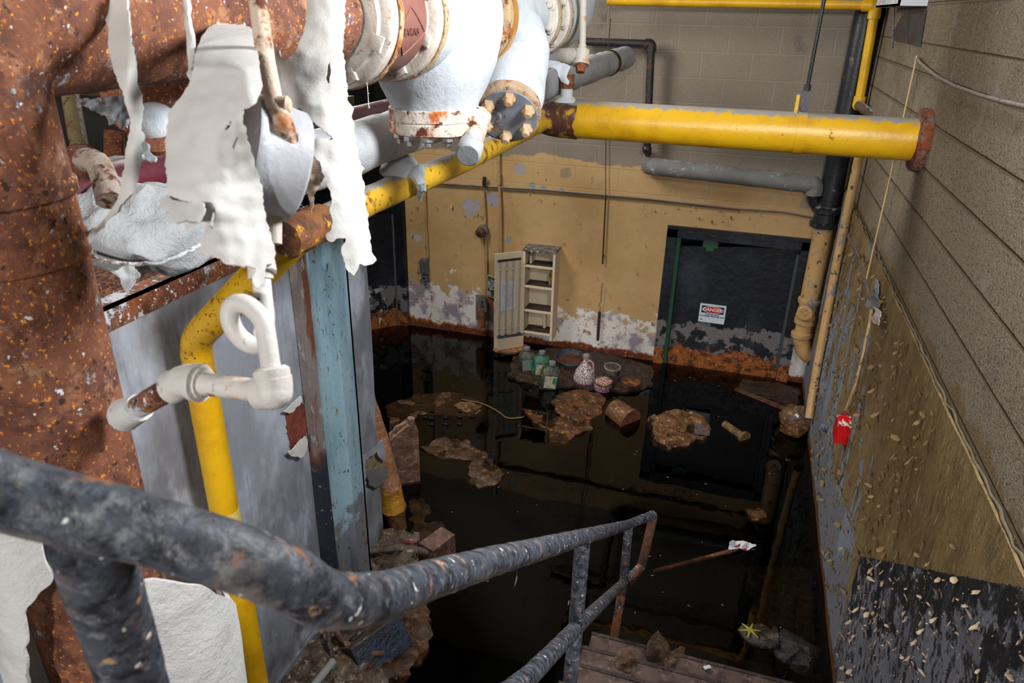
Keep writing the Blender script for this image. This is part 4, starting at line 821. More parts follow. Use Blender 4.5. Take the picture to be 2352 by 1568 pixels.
ls = rag([(222, -12), (288, -12), (298, 50), (302, 92), (312, 130), (318, 190), (327, 222), (330, 250), (326, 300), (334, 318), (326, 330), (326, 372), (318, 410), (308, 440), (286, 462), (268, 486), (250, 502), (240, 522), (222, 536), (218, 545), (206, 560), (206, 572), (198, 575), (190, 556), (204, 538), (226, 520), (246, 496), (266, 464), (276, 440), (278, 412), (286, 380), (290, 340), (298, 300), (300, 270), (284, 222), (270, 186), (258, 150), (248, 108), (250, 70), (238, 30)], 6, 2, 31)
solo('torn_canvas_ribbon', sheet(ls, lambda u, v: at(u, v, .97+.10*max(0, (v-250)/300)+.06*max(0, (160-v)/160)-.015*sin((u-270)/18)+.03*noise.noise(V((u*.01, v*.01, 4)))), 3.6, .0035), TORN, 'narrow twisting canvas ribbon hanging nearest the rusty elbow', 'canvas')
solo('torn_canvas_shred', sheet(rag([(326, 318), (338, 330), (344, 348), (358, 362), (356, 370), (340, 370), (328, 352)], 4, 1.5, 4), flat(1.12, 0, .03, 8), 3, .003), m_white('blue_grey_shred', (150, 166, 172), dirt=(130, 140, 146)), 'small blue-grey shred beside the narrow canvas ribbon', 'canvas')
solo('canvas_thread', G().tube([at(424, -10, 1.02), at(432, 40, 1.02), at(441, 90, 1.0), (at(437, 130, 1.0)), at(438, 165, .99), at(446, 190, .97)], [.004, .005, .006, .006, .005, .003], 8, fil=.02, step=.01).lump(.004, 30, 2), TORN, 'thin white strand hanging over the rusty pipe left of the largest sheet', 'strand')
solo('paper_tatter', sheet(rag([(690, 365), (740, 360), (752, 385), (744, 410), (735, 425), (722, 450), (715, 490), (708, 450), (698, 428)], 4, 2, 7), flat(1.42, .03, .06, 5), 3, .003), m_mud('brown_paper', (150, 132, 112), (112, 96, 80), (182, 166, 146), .9), 'crumpled brown paper tatter above the rusted yellow pipe', 'paper')
# ------------------------------------------------------------------ gauge and its siphon
gc = at(628, 372, 1.02); gx = (at(600, 380, 1.02)-at(668, 362, 1.0)).normalized()
ga = thing('pressure_gauge', 'grey round pressure gauge seen edge on behind the torn sheet', 'gauge', gc-V((0, 0, .09)))
gx = (-RT*.80-FW*.55+UP*.12).normalized()
part('case', G().lathe(gc-gx*.032, gx, [(0, .06), (0, .074), (.004, .078), (.03, .080), (.06, .080), (.066, .084), (.074, .084), (.076, .076)], 44), m_white('stained_gauge_case', (176, 178, 184), dirt=(120, 124, 134), crack=.70, rust=(60, 58, 70), rt=.69, bump=.002, rough=.4), ga)
part('stem', G().cyl(gc-UP*.07, gc-UP*.115, .012, 12), FLANGE, ga)
sx = thing('gauge_siphon', 'white painted siphon line with a pigtail loop under the gauge', 'pipe', at(440, 880, .95))
lp = at(566, 745, .90)
loop = [at(600, 620, .93), at(604, 690, .925), at(617, 740, .92), at(612, 785, .915)]
lo = []
for k in range(15):
    a = -.35+2*pi*k/15; lo.append(at(568+38*cos(a)*1.0-8*sin(a), 745+42*sin(a)+8*cos(a), .915-.03*k/15))
pg = [at(598, 612, .935), at(604, 680, .93), at(611, 740, .925), at(600, 776, .92)]+[at(568+40*cos(a)+10*sin(a), 744+48*sin(a)+10*cos(a), .915-.002*k) for k, a in enumerate([.7+2*pi*i/18 for i in range(14)])]+[at(606, 735, .885), at(616, 800, .885), at(624, 860, .885)]
part('pigtail', G().tube(pg, .0118, 16, fil=.012), m_white('painted_siphon', (206, 202, 198), rust=(180, 128, 84), rt=.66, dirt=(190, 178, 168), bump=.002, rough=.5), sx)
SIP = m_white('painted_fitting', (206, 202, 196), rust=(184, 142, 100), rt=.63, dirt=(194, 176, 156), bump=.003, rough=.5)
part('union', G().cyl(at(597, 600, .935), at(599, 640, .935), .016, 14).tube([at(612, 590, .94), at(618, 625, .93)], .010, 8), SIP, sx)
part('collar', G().lathe(at(622, 842, .885), at(628, 880, .885)-at(622, 842, .885), [(0, .017), (.004, .022), (.012, .022), (.018, .020), (.024, .021)], 20), SIP, sx)
part('elbow', G().tube([at(627, 866, .885), at(631, 898, .887), at(596, 900, .895)], .0225, 20, fil=.02).ball(at(628, 897, .887), .0235, 16, 10), SIP, sx)
part('cross_pipe', G().tube([at(602, 899, .895), at(450, 878, .93)], .0145, 18, step=.012).lump(.0008, 40), SIP, sx)
part('tee', G().tube([at(470, 880, .925), at(425, 872, .94), at(398, 888, .96)], [.019, .021, .022], 18, fil=.02, step=.01).cyl(at(462, 880, .925), at(448, 878, .93), .024, 18).lump(.0025, 40), SIP, sx)
tp = at(322, 932, 1.04); part('rusty_stub', G().tube([at(405, 884, .955), tp, at(296, 946, 1.10)], .0165, 18), m_rust('peeling_stub', .58, .62, (150, 96, 66)), sx, 'rusty stub into the steam main')
part('socket', G().tube([at(322, 935, 1.04), at(288, 952, 1.12)], [.020, .026], 16), m_white('white_socket', (206, 206, 206), rust=(150, 100, 70), rt=.64), sx)
solo('rusty_vent_rod', G().tube([at(588, -30, .99), at(612, 150, .97), at(630, 242, .955), at(652, 285, .95), at(672, 340, .97)], .0125, 14, step=.03).lathe(at(622, 240, .955), at(640, 241, .955)-at(622, 240, .955), [(0, .008), (.004, .012), (.022, .012), (.026, .008)], 12), m_white('flaking_tan_rod', (206, 184, 164), rust=(176, 116, 70), rt=.56, dirt=(200, 160, 128), bump=.003), 'thin flaking tan pipe dropping in front of the torn sheets to the gauge', 'pipe')
# insulation lump on the yellow branch
ly = thing('canvas_lump', 'torn white canvas lump sitting on the yellow branch pipe', 'canvas', onZ(935, 400, 2.61))
lc = onZ(920, 392, 2.60)
part('wrap', G().ball(lc, (.065, .11, .045), 26, 16).lump(.02, 9, 3), CANV, ly)
part('drip_tail', G().tube([onZ(955, 395, 2.60), onZ(968, 420, 2.58), onZ(962, 445, 2.5), onZ(962, 464, 2.46)], [.03, .022, .016, .004], 10, step=.02).lump(.012, 18), CANV, ly)
solo('water_drip_thread', G().tube([at(843, 190, 1.78), at(845, 214, 1.78), at(847, 247, 1.78)], .0008, 6).ball(at(845, 215, 1.78), .003, 8, 6).ball(at(847, 247, 1.78), .0036, 8, 6), STEEL, 'thin thread with two drops hanging from the first white flange', 'thread')

# ------------------------------------------------------------------ railing
xr = -.294
hr_ = thing('stair_railing', 'battered black pipe railing bending down beside the stair', 'railing', (xr, 2.94, .0))
trk = [at(-150, 1075, .43)+(at(-150, 1075, .43)-at(0, 1130, .475)).normalized()*.9, at(-150, 1075, .43), at(0, 1130, .475), at(310, 1207, .50), at(560, 1283, .53), at(655, 1322, .555), at(745, 1380, .60), at(855, 1378, .69), onX(1000, 1327, xr), onX(1130, 1289, xr), onX(1338, 1233, xr), at(1442, 1205, 3.75)]
part('top_rail', G().tube(trk+[at(1500, 1182, 3.98)], .0242, 26, fil=.06, step=.025).lump(.0014, 22), RAIL, hr_)
part('end_bend', G().tube([at(1494, 1184, 3.97), at(1501, 1182, 3.99), at(1488, 1240, 4.05), at(1473, 1302, 4.12), at(1440, 1340, 4.06)], .0245, 20, fil=.05), m_pipe('rusted_rail', (104, 60, 34), (72, 42, 28), rust=(60, 58, 62), rt=.6, dust=0, rough=.8), hr_, 'rust brown return bend')
mid = [onX(1060, 1680, xr), onX(1220, 1548, xr), onX(1322, 1442, xr), at(1432, 1338, 3.92), at(1474, 1300, 4.12)]
part('middle_rail', G().tube(mid, .0235, 22, fil=.05, step=.03).lump(.0014, 22), RAIL, hr_)
part('post', G().tube([onX(1339, 1240, xr), onX(1322, 1442, xr), onX(1306, 1600, xr)], .0235, 22, step=.03).lump(.0014, 20), RAIL, hr_)
part('post', G().tube([at(1444, 1210, 3.75), at(1432, 1338, 3.92), at(1405, 1496, 4.1)], .0235, 22, step=.03).lump(.0014, 20), RAIL, hr_)
part('post', G().tube([at(205, 1235, .50), at(255, 1400, .56), at(330, 1640, .66)], .0262, 26, step=.02).lump(.0014, 20), RAIL, hr_, 'nearest post, in shade under the rail')
# ------------------------------------------------------------------ stair
sc_ = thing('concrete_stair', 'dirty concrete stair going down into the water beside the railing', 'stair', (.2, 2.6, -1.05))
STEP = m_mud('muddy_tread', (92, 72, 64), (66, 47, 40), (114, 92, 82), .7, (170, 158, 148)); 
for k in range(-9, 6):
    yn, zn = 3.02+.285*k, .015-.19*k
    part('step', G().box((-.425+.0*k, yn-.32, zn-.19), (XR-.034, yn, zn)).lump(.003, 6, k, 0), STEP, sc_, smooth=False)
    part('step_edge_strip', G().box((-.428, yn-.012, zn-.03), (XR-.034, yn+.008, zn+.004)).lump(.003, 14, k), m_mud('step_edge_shade', (58, 44, 38), (40, 29, 24), (84, 66, 56), .6, (130, 118, 108)) if k == -9 else bpy.data.materials['step_edge_shade'], sc_, smooth=False)  # dark strip added along each tread edge in place of a shadow line
part('stringer', G().prism([(-.40, .8, 1.15), (-.40, 4.1, -1.05), (-.40, 3.6, -1.05), (-.40, .8, .8)], (.12, 0, 0)), STEP, sc_, smooth=False)
struct('floor_landing', G().box((-4.5, -1.2, 1.55), (XR, .12, 1.72)), STEP, smooth=False)

# ------------------------------------------------------------------ floating things
def raft(poly, z, amp, th, sd, step=.016, ragamp=.02):
    """an irregular soaked mat lying at the surface; the outline is given in photo pixels on the water plane"""
    P = [onZ(u, v, 0) for u, v in poly]; P = rag([(p.x, p.y) for p in P], .04, ragamp, sd)
    def f(x, y):
        n = noise.noise(V((x*6, y*6, sd)))*amp+noise.noise(V((x*17, y*17, sd)))*amp*.5+abs(noise.noise(V((x*40, y*40, sd))))*amp*.4
        return V((x, y, z-.008+n))
    return sheet(P, f, step, th)
def mat_thing(name, poly, z, amp, label, cat, mat=SCUM, sd=1, th=.03, **k): return solo(name, raft(poly, z, amp, th, sd, **k), mat, label, cat)
DULL = m_mud('dull_soaked_mat', (52, 37, 25), (34, 24, 17), (84, 62, 42), .4, (150, 140, 130)); PALE = m_mud('pale_foam', (112, 76, 40), (72, 46, 25), (168, 128, 78), .7)
mat_thing('debris_mat', [(1180, 815), (1300, 800), (1420, 820), (1500, 845), (1500, 890), (1440, 905), (1340, 893), (1250, 888), (1170, 872)], .0, .02, 'broad brown scum mat holding the jugs and cans by the far wall', 'debris', DULL, 1)
mat_thing('scum_raft', [(1285, 905), (1345, 897), (1390, 920), (1385, 950), (1340, 968), (1290, 960), (1270, 930)], .02, .03, 'thick orange-brown raft in front of the spotted jug', 'debris', SCUM, 2, .05)
mat_thing('insulation_raft', [(1200, 935), (1260, 962), (1300, 950), (1350, 950), (1362, 985), (1320, 1000), (1300, 1018), (1262, 1008), (1255, 985), (1215, 962)], .012, .028, 'ragged orange raft of soaked insulation in the middle of the water', 'debris', SCUM, 3, .04)
mat_thing('foam_clump', [(1490, 960), (1530, 945), (1570, 948), (1620, 958), (1628, 1000), (1590, 1020), (1540, 1030), (1500, 1005)], .02, .04, 'lumpy tan clump floating right of the rusty bucket', 'debris', PALE, 4, .06)
mat_thing('plastic_sheet', [(968, 1030), (1020, 1005), (1070, 1010), (1110, 1040), (1155, 1080), (1150, 1105), (1105, 1120), (1080, 1105), (1085, 1060), (1020, 1052)], .008, .020, 'crumpled brown plastic sheet floating in the left of the water', 'sheet', m_mud('wet_plastic', (70, 47, 29), (46, 30, 19), (112, 78, 46), .22, (200, 190, 180)), 5, .012)
mat_thing('sunken_mat', [(888, 930), (960, 905), (1060, 900), (1110, 930), (1080, 950), (960, 950), (900, 985)], -.03, .02, 'orange-brown mat just under the surface near the casing', 'debris', MUD, 6)
mat_thing('small_clump', [(1715, 1172), (1740, 1164), (1762, 1180), (1752, 1194), (1725, 1194)], .01, .02, 'small orange clump alone in the dark water near the stair foot', 'debris', SCUM, 7, .03)
mat_thing('sunken_lump', [(940, 1140), (975, 1128), (990, 1150), (975, 1185), (1020, 1190), (1025, 1225), (950, 1235)], -.06, .03, 'brown sunken lump beside the leaning tan pipe', 'debris', MUD, 8)
mat_thing('wall_scum', [(1690, 880), (1790, 880), (1840, 905), (1830, 940), (1800, 932), (1740, 905)], .0, .012, 'brown scum patch below the black door', 'debris', DULL, 9)
mat_thing('small_scum', [(1040, 930), (1080, 920), (1105, 935), (1095, 950), (1060, 945)], .012, .02, 'tan scrap floating left of the insulation raft', 'debris', PALE, 10, .02)
mat_thing('mud_bank', [(640, 1568), (740, 1450), (840, 1310), (890, 1245), (960, 1260), (960, 1320), (900, 1400), (860, 1640), (640, 1640)], .03, .05, 'bank of gritty rubble and mud along the foot of the casing', 'rubble', STONE, 11, .08, step=.02)
mat_thing('rust_bank', [(900, 1400), (985, 1385), (985, 1500), (930, 1560), (860, 1600), (880, 1480)], .0, .04, 'rusty orange bank under the railing', 'rubble', MUD, 12, .05)
mat_thing('submerged_slab', [(1720, 1260), (1870, 1265), (1880, 1420), (1800, 1450), (1740, 1400)], -.17, .03, 'brown slab seen dimly under the water beside the right wall', 'slab', m_mud('slab', (96, 62, 34), (66, 44, 26), (130, 92, 56), .8), 13, .03, step=.03)
# bottles and cans
def jug(name, u, v, h, r, label, body, lab, labc, tilt=0., parent=None):
    b = onZ(u, v, -.03); t = thing(name, label, 'jug', b, None)
    M = Matrix.Translation(b) @ Matrix.Rotation(tilt, 4, 'Y') @ Matrix.Rotation(radians(20), 4, 'Z')
    rows = []
    for z, s in ((0, .92), (.01, 1), (h*.62, 1), (h*.74, .86), (h*.83, .46), (h*.86, .27), (h*.93, .27)):
        row = []
        for k in range(24):
            a = 2*pi*k/24; e = 4.0; q = (abs(cos(a))**e+abs(sin(a))**e)**(-1/e); q = 1+(q-1)*min(1, max(0, (s-.3)*2)); row.append(M @ V((r*s*q*cos(a), r*.8*s*q*sin(a), z)))
        rows.append(row)
    g = G(); g.grid(rows, closed_u=True); g.f.append(tuple(range(24))[::-1]); g.f.append(tuple(6*24+k for k in range(24))); part('bottle', g, body, t)
    g = G(); g.v = [M @ p for p in G().lathe((0, 0, h*.90), (0, 0, 1), [(0, r*.34), (h*.10, r*.34), (h*.11, r*.28)], 16).v]; g.f = G().lathe((0, 0, h*.90), (0, 0, 1), [(0, r*.34), (h*.10, r*.34), (h*.11, r*.28)], 16).f; part('cap', g, plain('cap_grey', (112, 120, 126), .5), t)
    if lab:
        P = [M @ V((x, -.8*r-.002, z)) for x, z in ((-r*.62, h*.18), (r*.62, h*.18), (r*.62, h*.6), (-r*.62, h*.6))]
        part('label_panel', G().prism(P, M.to_3x3() @ V((0, -.0015, 0))), labc, t, 'printed label', smooth=False)
        P = [M @ V((x, -.8*r-.0038, z)) for x, z in ((r*.22, h*.34), (r*.58, h*.34), (r*.58, h*.56), (r*.22, h*.56))]
        part('label_corner', G().prism(P, M.to_3x3() @ V((0, -.001, 0))), plain('label_green', (40, 120, 80), .5), t, 'green patch on the label', smooth=False)
    return t
GP = m_mud('green_plastic', (44, 98, 74), (30, 70, 56), (64, 120, 92), .3, (150, 160, 150)); GP2 = m_mud('dull_green_plastic', (62, 70, 58), (44, 48, 40), (104, 84, 64), .3, (170, 160, 150)); LAB = plain('soiled_label', (176, 166, 146), .7, 0, (140, 124, 102), 40)
jug('antifreeze_jug', 1212, 855, .27, .085, 'leftmost floating jug, brownish with a green label strip', GP2, True, plain('label_strip', (110, 116, 104), .6), -.05)
jug('antifreeze_jug', 1240, 866, .28, .085, 'green jug with white label, between the other two labelled jugs', GP, True, LAB, .05)
jug('antifreeze_jug', 1258, 893, .29, .09, 'labelled jug nearest to us, floating lowest of the three', GP2, True, LAB, .12)
def spotted(name, base, spot):
    m = Mat(name, base, .5); m.spots(spot, 90, .52, .03, det=2); m.spots((120, 60, 120), 3, .5, .1, bias=(('z', .02, .10, .2, -.6),), a=.6); return m.done()
jb_ = onZ(1341, 884, -.03); sj = thing('spotted_jug', 'rounded white spotted jug with handle, right of the labelled jugs', 'jug', jb_)
part('bottle', G().lathe(jb_, (.02, .0, 1), [(0, .085), (.02, .10), (.08, .104), (.15, .088), (.21, .05), (.25, .026), (.29, .026)], 28), spotted('spotted_white', (116, 90, 88), (214, 206, 202)), sj)
part('cap', G().lathe(jb_+V((.005, 0, .285)), (0, 0, 1), [(0, .032), (.03, .032), (.035, .026)], 18), plain('jug_cap', (146, 126, 118), .6), sj)
part('handle', G().tube([jb_+V((.03, -.01, .27)), jb_+V((.075, -.01, .25)), jb_+V((.085, -.01, .17)), jb_+V((.07, -.01, .14))], .010, 10, fil=.03), spotted('handle_pink', (150, 116, 110), (200, 180, 176)), sj)
cb = onZ(1310, 840, -.02); bw = thing('blue_basin', 'blue-grey basin floating behind the jugs, brown water inside', 'basin', cb)
part('basin_wall', G().lathe(cb, (.05, -.1, 1), [(0, .11), (.01, .125), (.10, .155), (.105, .15), (.05, .13), (.05, .0)], 36), m_mud('basin_blue', (64, 72, 92), (48, 52, 66), (96, 70, 50), .4), bw)
part('brown_contents', G().lathe(cb+V((0, 0, .055)), (.05, -.1, 1), [(0, .135), (.004, .135)], 32), m_mud('basin_water', (84, 48, 32), (60, 34, 24), (110, 70, 44), .3), bw)
def can(name, u, v, h, r, label, axis, body, lid, z0=-.02):
    b = onZ(u, v, z0); t = thing(name, label, 'can', b); a = V(axis).normalized()
    part('can_body', G().lathe(b, a, [(0, r*.97), (.004, r), (h*.3, r), (h*.31, r*1.02), (h*.33, r), (h*.7, r), (h*.71, r*1.02), (h*.73, r), (h-.004, r), (h, r*.97)], 32), body, t)
    part('rim', G().lathe(b+a*(h-.008), a, [(0, r*1.0), (0, r*1.05), (.012, r*1.05), (.012, r*.92), (.004, r*.90), (.004, 0)], 32), lid, t); return t
RCAN = m_mud('can_rust', (116, 68, 34), (74, 44, 28), (196, 130, 54), .5, (214, 206, 196))
can('paint_can', 1402, 878, .17, .075, 'upright can with a pale round lid, behind the label can', (.05, -.05, 1), m_mud('can_dark', (70, 60, 52), (50, 40, 34), (110, 100, 92), .5), plain('lid_pale', (150, 136, 126), .6, 0, (120, 104, 92)))
can('paint_can', 1384, 896, .10, .082, 'squat can with peeling rusty label, right of the spotted jug', (.02, -.1, 1), spotted('peeling_can', (130, 60, 40), (214, 196, 180)), m_mud('lid_speck', (84, 82, 70), (60, 56, 48), (130, 130, 112), .5))
can('paint_can', 1447, 892, .08, .085, 'low can with orange label, farthest right on the scum mat', (.05, -.1, 1), m_mud('orange_can', (132, 72, 36), (72, 44, 32), (180, 110, 56), .4), m_mud('lid_brown', (80, 60, 46), (58, 42, 34), (112, 90, 70), .5))
b = onZ(1425, 950, .03); a_ = (onZ(1470, 985, .0)-b).normalized()
bk_ = thing('rusty_bucket', 'rusty bucket lying on its side, dark open mouth toward us', 'bucket', b)
part('wall', G().lathe(b-a_*.09, a_, [(0, 0), (0, .092), (.05, .096), (.055, .10), (.07, .10), (.075, .098), (.20, .108), (.205, .113), (.215, .113), (.215, .104), (.02, .088), (.02, 0)], 36), m_mud('bucket_rust', (112, 74, 48), (74, 54, 46), (206, 128, 40), .5, (200, 180, 160)), bk_)
part('rim', G().lathe(b+a_*.12, a_, [(0, .106), (0, .114), (.008, .114), (.008, .106)], 36), RUST2, bk_)
# timber, boards, stick
def bar(p, q, w_, h_):
    p, q = V(p), V(q); d = (q-p).normalized(); s = d.cross(V((0, 0, 1))).normalized()*w_/2; u = V((0, 0, h_))
    return G().prism([p-s, p+s, q+s, q-s], u)
solo('flat_panel', bar(onZ(1595, 985, .005), onZ(1630, 990, .005), .16, .012), plain('grey_lid', (104, 92, 96), .5, 0, (84, 66, 60)), 'grey square lid floating beside the tan clump', 'lid', smooth=False)
solo('floating_timber', G().tube([onZ(1664, 974, .01), onZ(1705, 1002, .01)], .035, 10).lathe(onZ(1706, 1003, .01), onZ(1706, 1003, .01)-onZ(1664, 974, .01), [(0, .055), (.03, .06), (.032, .02)], 16), m_mud('wet_wood', (112, 84, 50), (84, 60, 36), (142, 110, 70), .5), 'short pale wooden roller floating in front of the black door', 'roller')
solo('floating_plank', bar(onZ(1700, 884, .008), onZ(1795, 905, .008), .22, .02), m_mud('dark_plank', (54, 46, 40), (38, 32, 28), (80, 56, 38), .5), 'dark flat plank floating below the black door', 'plank', smooth=False)
solo('long_plank', bar(onZ(1690, 895, -.004), onZ(1800, 940, -.004), .05, .02), m_mud('brown_plank', (96, 62, 38), (66, 44, 28), (130, 92, 60), .5), 'narrow brown plank angled to the corner valve', 'plank', smooth=False)
solo('floating_stick', G().tube([onZ(1500, 1312, -.05), onZ(1670, 1268, .0), onZ(1712, 1250, .02)], [.014, .016, .018], 10), m_mud('stick', (120, 68, 38), (84, 48, 28), (160, 104, 64), .6), 'long rusty stick slanting into the water beyond the stair', 'stick')
pp = thing('paper_scrap', 'crumpled white paper scrap on the end of the stick', 'paper', onZ(1705, 1255, .02))
part('sheet', sheet(rag([(1680, 1240), (1712, 1242), (1738, 1252), (1716, 1264), (1700, 1258), (1672, 1262)], 3, 1.5, 3), lambda u, v: onZ(u, v, .03+.03*noise.noise(V((u*.06, v*.06, 1)))), 3, .003), PAPER, pp)
part('red_mark', sheet([(1706, 1260), (1714, 1258), (1716, 1262), (1708, 1264)], lambda u, v: onZ(u, v, .05), 2, .002), REDP, pp, 'red mark')
# row of rings from a floating tray
for k, (u, v) in enumerate([(977, 958), (992, 960), (1024, 958), (1056, 957), (1086, 956), (992, 974), (1024, 974), (1056, 973), (992, 943), (1056, 943)]):
    c = onZ(u, v, .004); solo('bubble_ring', G().lathe(c, (0, 0, 1), [(-.004, .019), (.002, .023), (.006, .021), (.002, .017)], 18), plain('ring_dark', (16, 18, 20), .08), 'small dark ring floating in the group left of the wall reflection', 'ring', group='floating rings')
tube_ = solo('floating_hose', G().tube([onZ(1060, 917, .006), onZ(1110, 926, .006), onZ(1145, 945, .006), onZ(1165, 962, .006), onZ(1200, 958, .006)], .006, 8, fil=.08), plain('hose_tan', (116, 84, 48), .6), 'thin tan hose curving across the water toward the insulation raft', 'hose')
# left bank: leaning pipe, jerrycan, brick, hoses
lp_ = thing('leaning_pipe', 'leaning tan lagged pipe at the corner of the casing, yellow band low down', 'pipe', onZ(922, 1220, -.05))
pA, pB = at(848, 905, 4.4), onZ(914, 1205, .02); dAB = (pB-pA)
part('lagging', G().tube([pA, pA+dAB*.35, pA+dAB*.70], [.03, .062, .072], 20, step=.04).lump(.006, 12), m_mud('tan_lagging', (176, 128, 92), (150, 100, 66), (196, 154, 120), .7), lp_)
part('yellow_band', G().tube([pA+dAB*.69, pA+dAB*.84, pA+dAB*.855], [.073, .076, .084], 20).lump(.004, 16), m_mud('dirty_yellow', (182, 128, 32), (140, 92, 26), (206, 160, 60), .6), lp_)
part('foot', G().tube([pA+dAB*.85, pA+dAB*.93, pA+dAB*1.05], [.082, .06, .055], 20), m_mud('foot_brown', (112, 76, 50), (80, 52, 36), (150, 110, 70), .6), lp_)
jc = onZ(932, 1105, -.02); je = thing('jerrycan', 'brown translucent jerrycan standing behind the leaning pipe', 'jerrycan', jc)
jm = m_mud('jerrycan_plastic', (128, 98, 82), (104, 74, 58), (160, 134, 116), .35, (210, 200, 190))
MJ = Matrix.Translation(jc) @ Matrix.Rotation(radians(35), 4, 'Z')
part('body', G().prism([MJ @ V(p) for p in ((-.10, -.05, 0), (.10, -.05, 0), (.10, -.05, .44), (.03, -.05, .50), (-.10, -.05, .40))], MJ.to_3x3() @ V((0, .10, 0))), jm, je)
part('spout', G().tube([MJ @ V((.055, 0, .46)), MJ @ V((.06, 0, .53))], [.034, .028], 16), jm, je)
part('grip', G().tube([MJ @ V((-.09, 0, .38)), MJ @ V((-.05, 0, .47)), MJ @ V((.03, 0, .50))], .014, 10), jm, je)
solo('brick', G().box((-.06, -.10, 0), (.06, .10, .16), Matrix.Translation(onZ(1006, 1283, .0)) @ Matrix.Rotation(radians(-20), 4, 'Z')).lump(.004, 10), m_mud('wet_brick', (96, 68, 55), (70, 46, 37), (124, 94, 78), .6, (206, 190, 176)), 'upright speckled brick block standing in the water left of the railing', 'brick', ang=60)
solo('rubber_hose', G().tube([onZ(770, 1330, .14), onZ(830, 1270, .2), onZ(870, 1262, .18), onZ(925, 1255, .14), onZ(985, 1268, .12)], .022, 12, fil=.08, step=.04).lump(.004, 12), m_mud('hose_mud', (96, 80, 70), (70, 58, 50), (120, 104, 92), .7), 'thick muddy hose curling from the column foot to the brick', 'hose')
solo('rubber_hose', G().tube([onZ(818, 1240, .22), onZ(842, 1275, .16), onZ(865, 1315, .10)], .017, 12), m_mud('hose_mud_b', (112, 94, 82), (82, 68, 58), (134, 118, 104), .7), 'short hose leaning across the thick muddy hose', 'hose')
solo('red_hose_end', G().tube([onZ(905, 1238, .1), onZ(930, 1245, .1), onZ(952, 1250, .1)], .016, 10), plain('dull_red', (112, 36, 42), .6, 0, (84, 30, 34)), 'dull red hose end beside the foot of the leaning pipe', 'hose')
solo('boulder', G().ball(onZ(880, 1310, .02), (.12, .10, .08), 20, 12).lump(.03, 8, 3), STONE, 'rounded gritty stone under the muddy hoses', 'stone')
solo('rubble_chunk', G().ball(onZ(865, 1248, .02), (.13, .10, .06), 20, 12).lump(.03, 8, 6), STONE, 'gritty rubble chunk at the far corner of the casing', 'stone')
solo('yellow_rag', G().ball(onZ(940, 1290, .03), (.07, .08, .04), 18, 10).lump(.03, 11, 5), m_mud('rag_yellow', (160, 122, 40), (112, 82, 34), (188, 150, 70), .7), 'crumpled yellow rag left of the brick', 'rag')
# heap under the railing
bb = onZ(868, 1500, .04); MBx = Matrix.Translation(bb) @ Matrix.Rotation(radians(-24), 4, 'Z') @ Matrix.Rotation(radians(-38), 4, 'Y')
bx_ = thing('blue_crate', 'blue plastic crate with muddy top, tipped in the rubble under the railing', 'crate', bb)
part('side', G().box((-.09, -.16, -.05), (.09, .16, .12), MBx), m_mud('crate_blue', (16, 38, 66), (14, 24, 38), (66, 56, 46), .4, (90, 110, 130)), bx_, smooth=False)
part('muddy_top', G().box((-.092, -.162, .12), (.092, .162, .13), MBx).lump(.004, 12), STONE, bx_)
solo('foam_lump', G().ball(onZ(800, 1520, .08), (.05, .05, .05), 18, 12).lump(.03, 16, 2), PALE, 'pale yellow foam lump in the rubble under the railing bend', 'foam')
solo('foam_lump', G().ball(onZ(770, 1470, .10), (.03, .04, .03), 16, 10).lump(.02, 18, 7), PALE, 'smaller tan foam lump just under the railing bend', 'foam')
solo('glass_tube', G().tube([onZ(765, 1518, .14), onZ(700, 1600, .14)], .020, 14), m_white('dirty_tube', (150, 148, 146), dirt=(110, 104, 98), bump=.001, rough=.2), 'broken pale lamp tube pointing up from the rubble at the bottom', 'tube')
solo('bent_cable', G().tube([onZ(772, 1450, .2), onZ(790, 1475, .15), onZ(820, 1492, .12), onZ(862, 1502, .12), onZ(880, 1500, .1)], .016, 10, fil=.05), m_mud('cable_mud', (110, 80, 64), (80, 58, 46), (134, 104, 86), .6), 'muddy cable curling into the blue crate', 'cable')
solo('bent_cable', G().tube([onZ(752, 1440, .2), onZ(756, 1480, .15), onZ(765, 1510, .1)], .013, 10), m_mud('cable_dark', (76, 64, 58), (56, 46, 42), (96, 84, 76), .6), 'dark cable dropping straight down under the railing bend', 'cable')
cup = onZ(797, 1462, .05); solo('metal_cup', G().lathe(cup, (.1, .1, 1), [(0, .035), (.09, .04), (.095, .038), (.02, .03), (.02, 0)], 20), m_mud('cup_grey', (84, 82, 84), (60, 58, 60), (110, 104, 100), .4), 'small dark metal cup beside the foam lump', 'cup')
# on and near the stair
pb_ = m_mud('brown_film', (112, 88, 68), (78, 60, 46), (150, 126, 102), .2, (226, 216, 206)); pb_.node_tree.nodes['Principled BSDF'].inputs['Alpha'].default_value = .62
def crumple(pts, z, amp, sd, nm, lab):
    P = pts; cxy = (sum(p[0] for p in P)/len(P), sum(p[1] for p in P)/len(P))
    R_ = max(abs(p[0]-cxy[0]) for p in P)
    return solo(nm, sheet(rag(P, 4, 2, sd), lambda u, v: onZ(u, v, z+amp*max(0, 1-((u-cxy[0])**2+(v-cxy[1])**2)**.5/R_)+.03*noise.noise(V((u*.03, v*.045, sd)))+.012*abs(noise.noise(V((u*.10, v*.10, sd))))), 3.5, .002), pb_, lab, 'plastic bag')
crumple([(1405, 1500), (1440, 1486), (1460, 1510), (1470, 1540), (1440, 1545), (1415, 1530)], .20, .05, 1, 'plastic_bag', 'left brown plastic scrap on the wet stair, next to the post')
crumple([(1480, 1500), (1495, 1460), (1512, 1448), (1530, 1470), (1545, 1500), (1520, 1520), (1490, 1525)], .14, .12, 2, 'plastic_bag', 'peaked brown plastic bag in the middle of the wet stair')
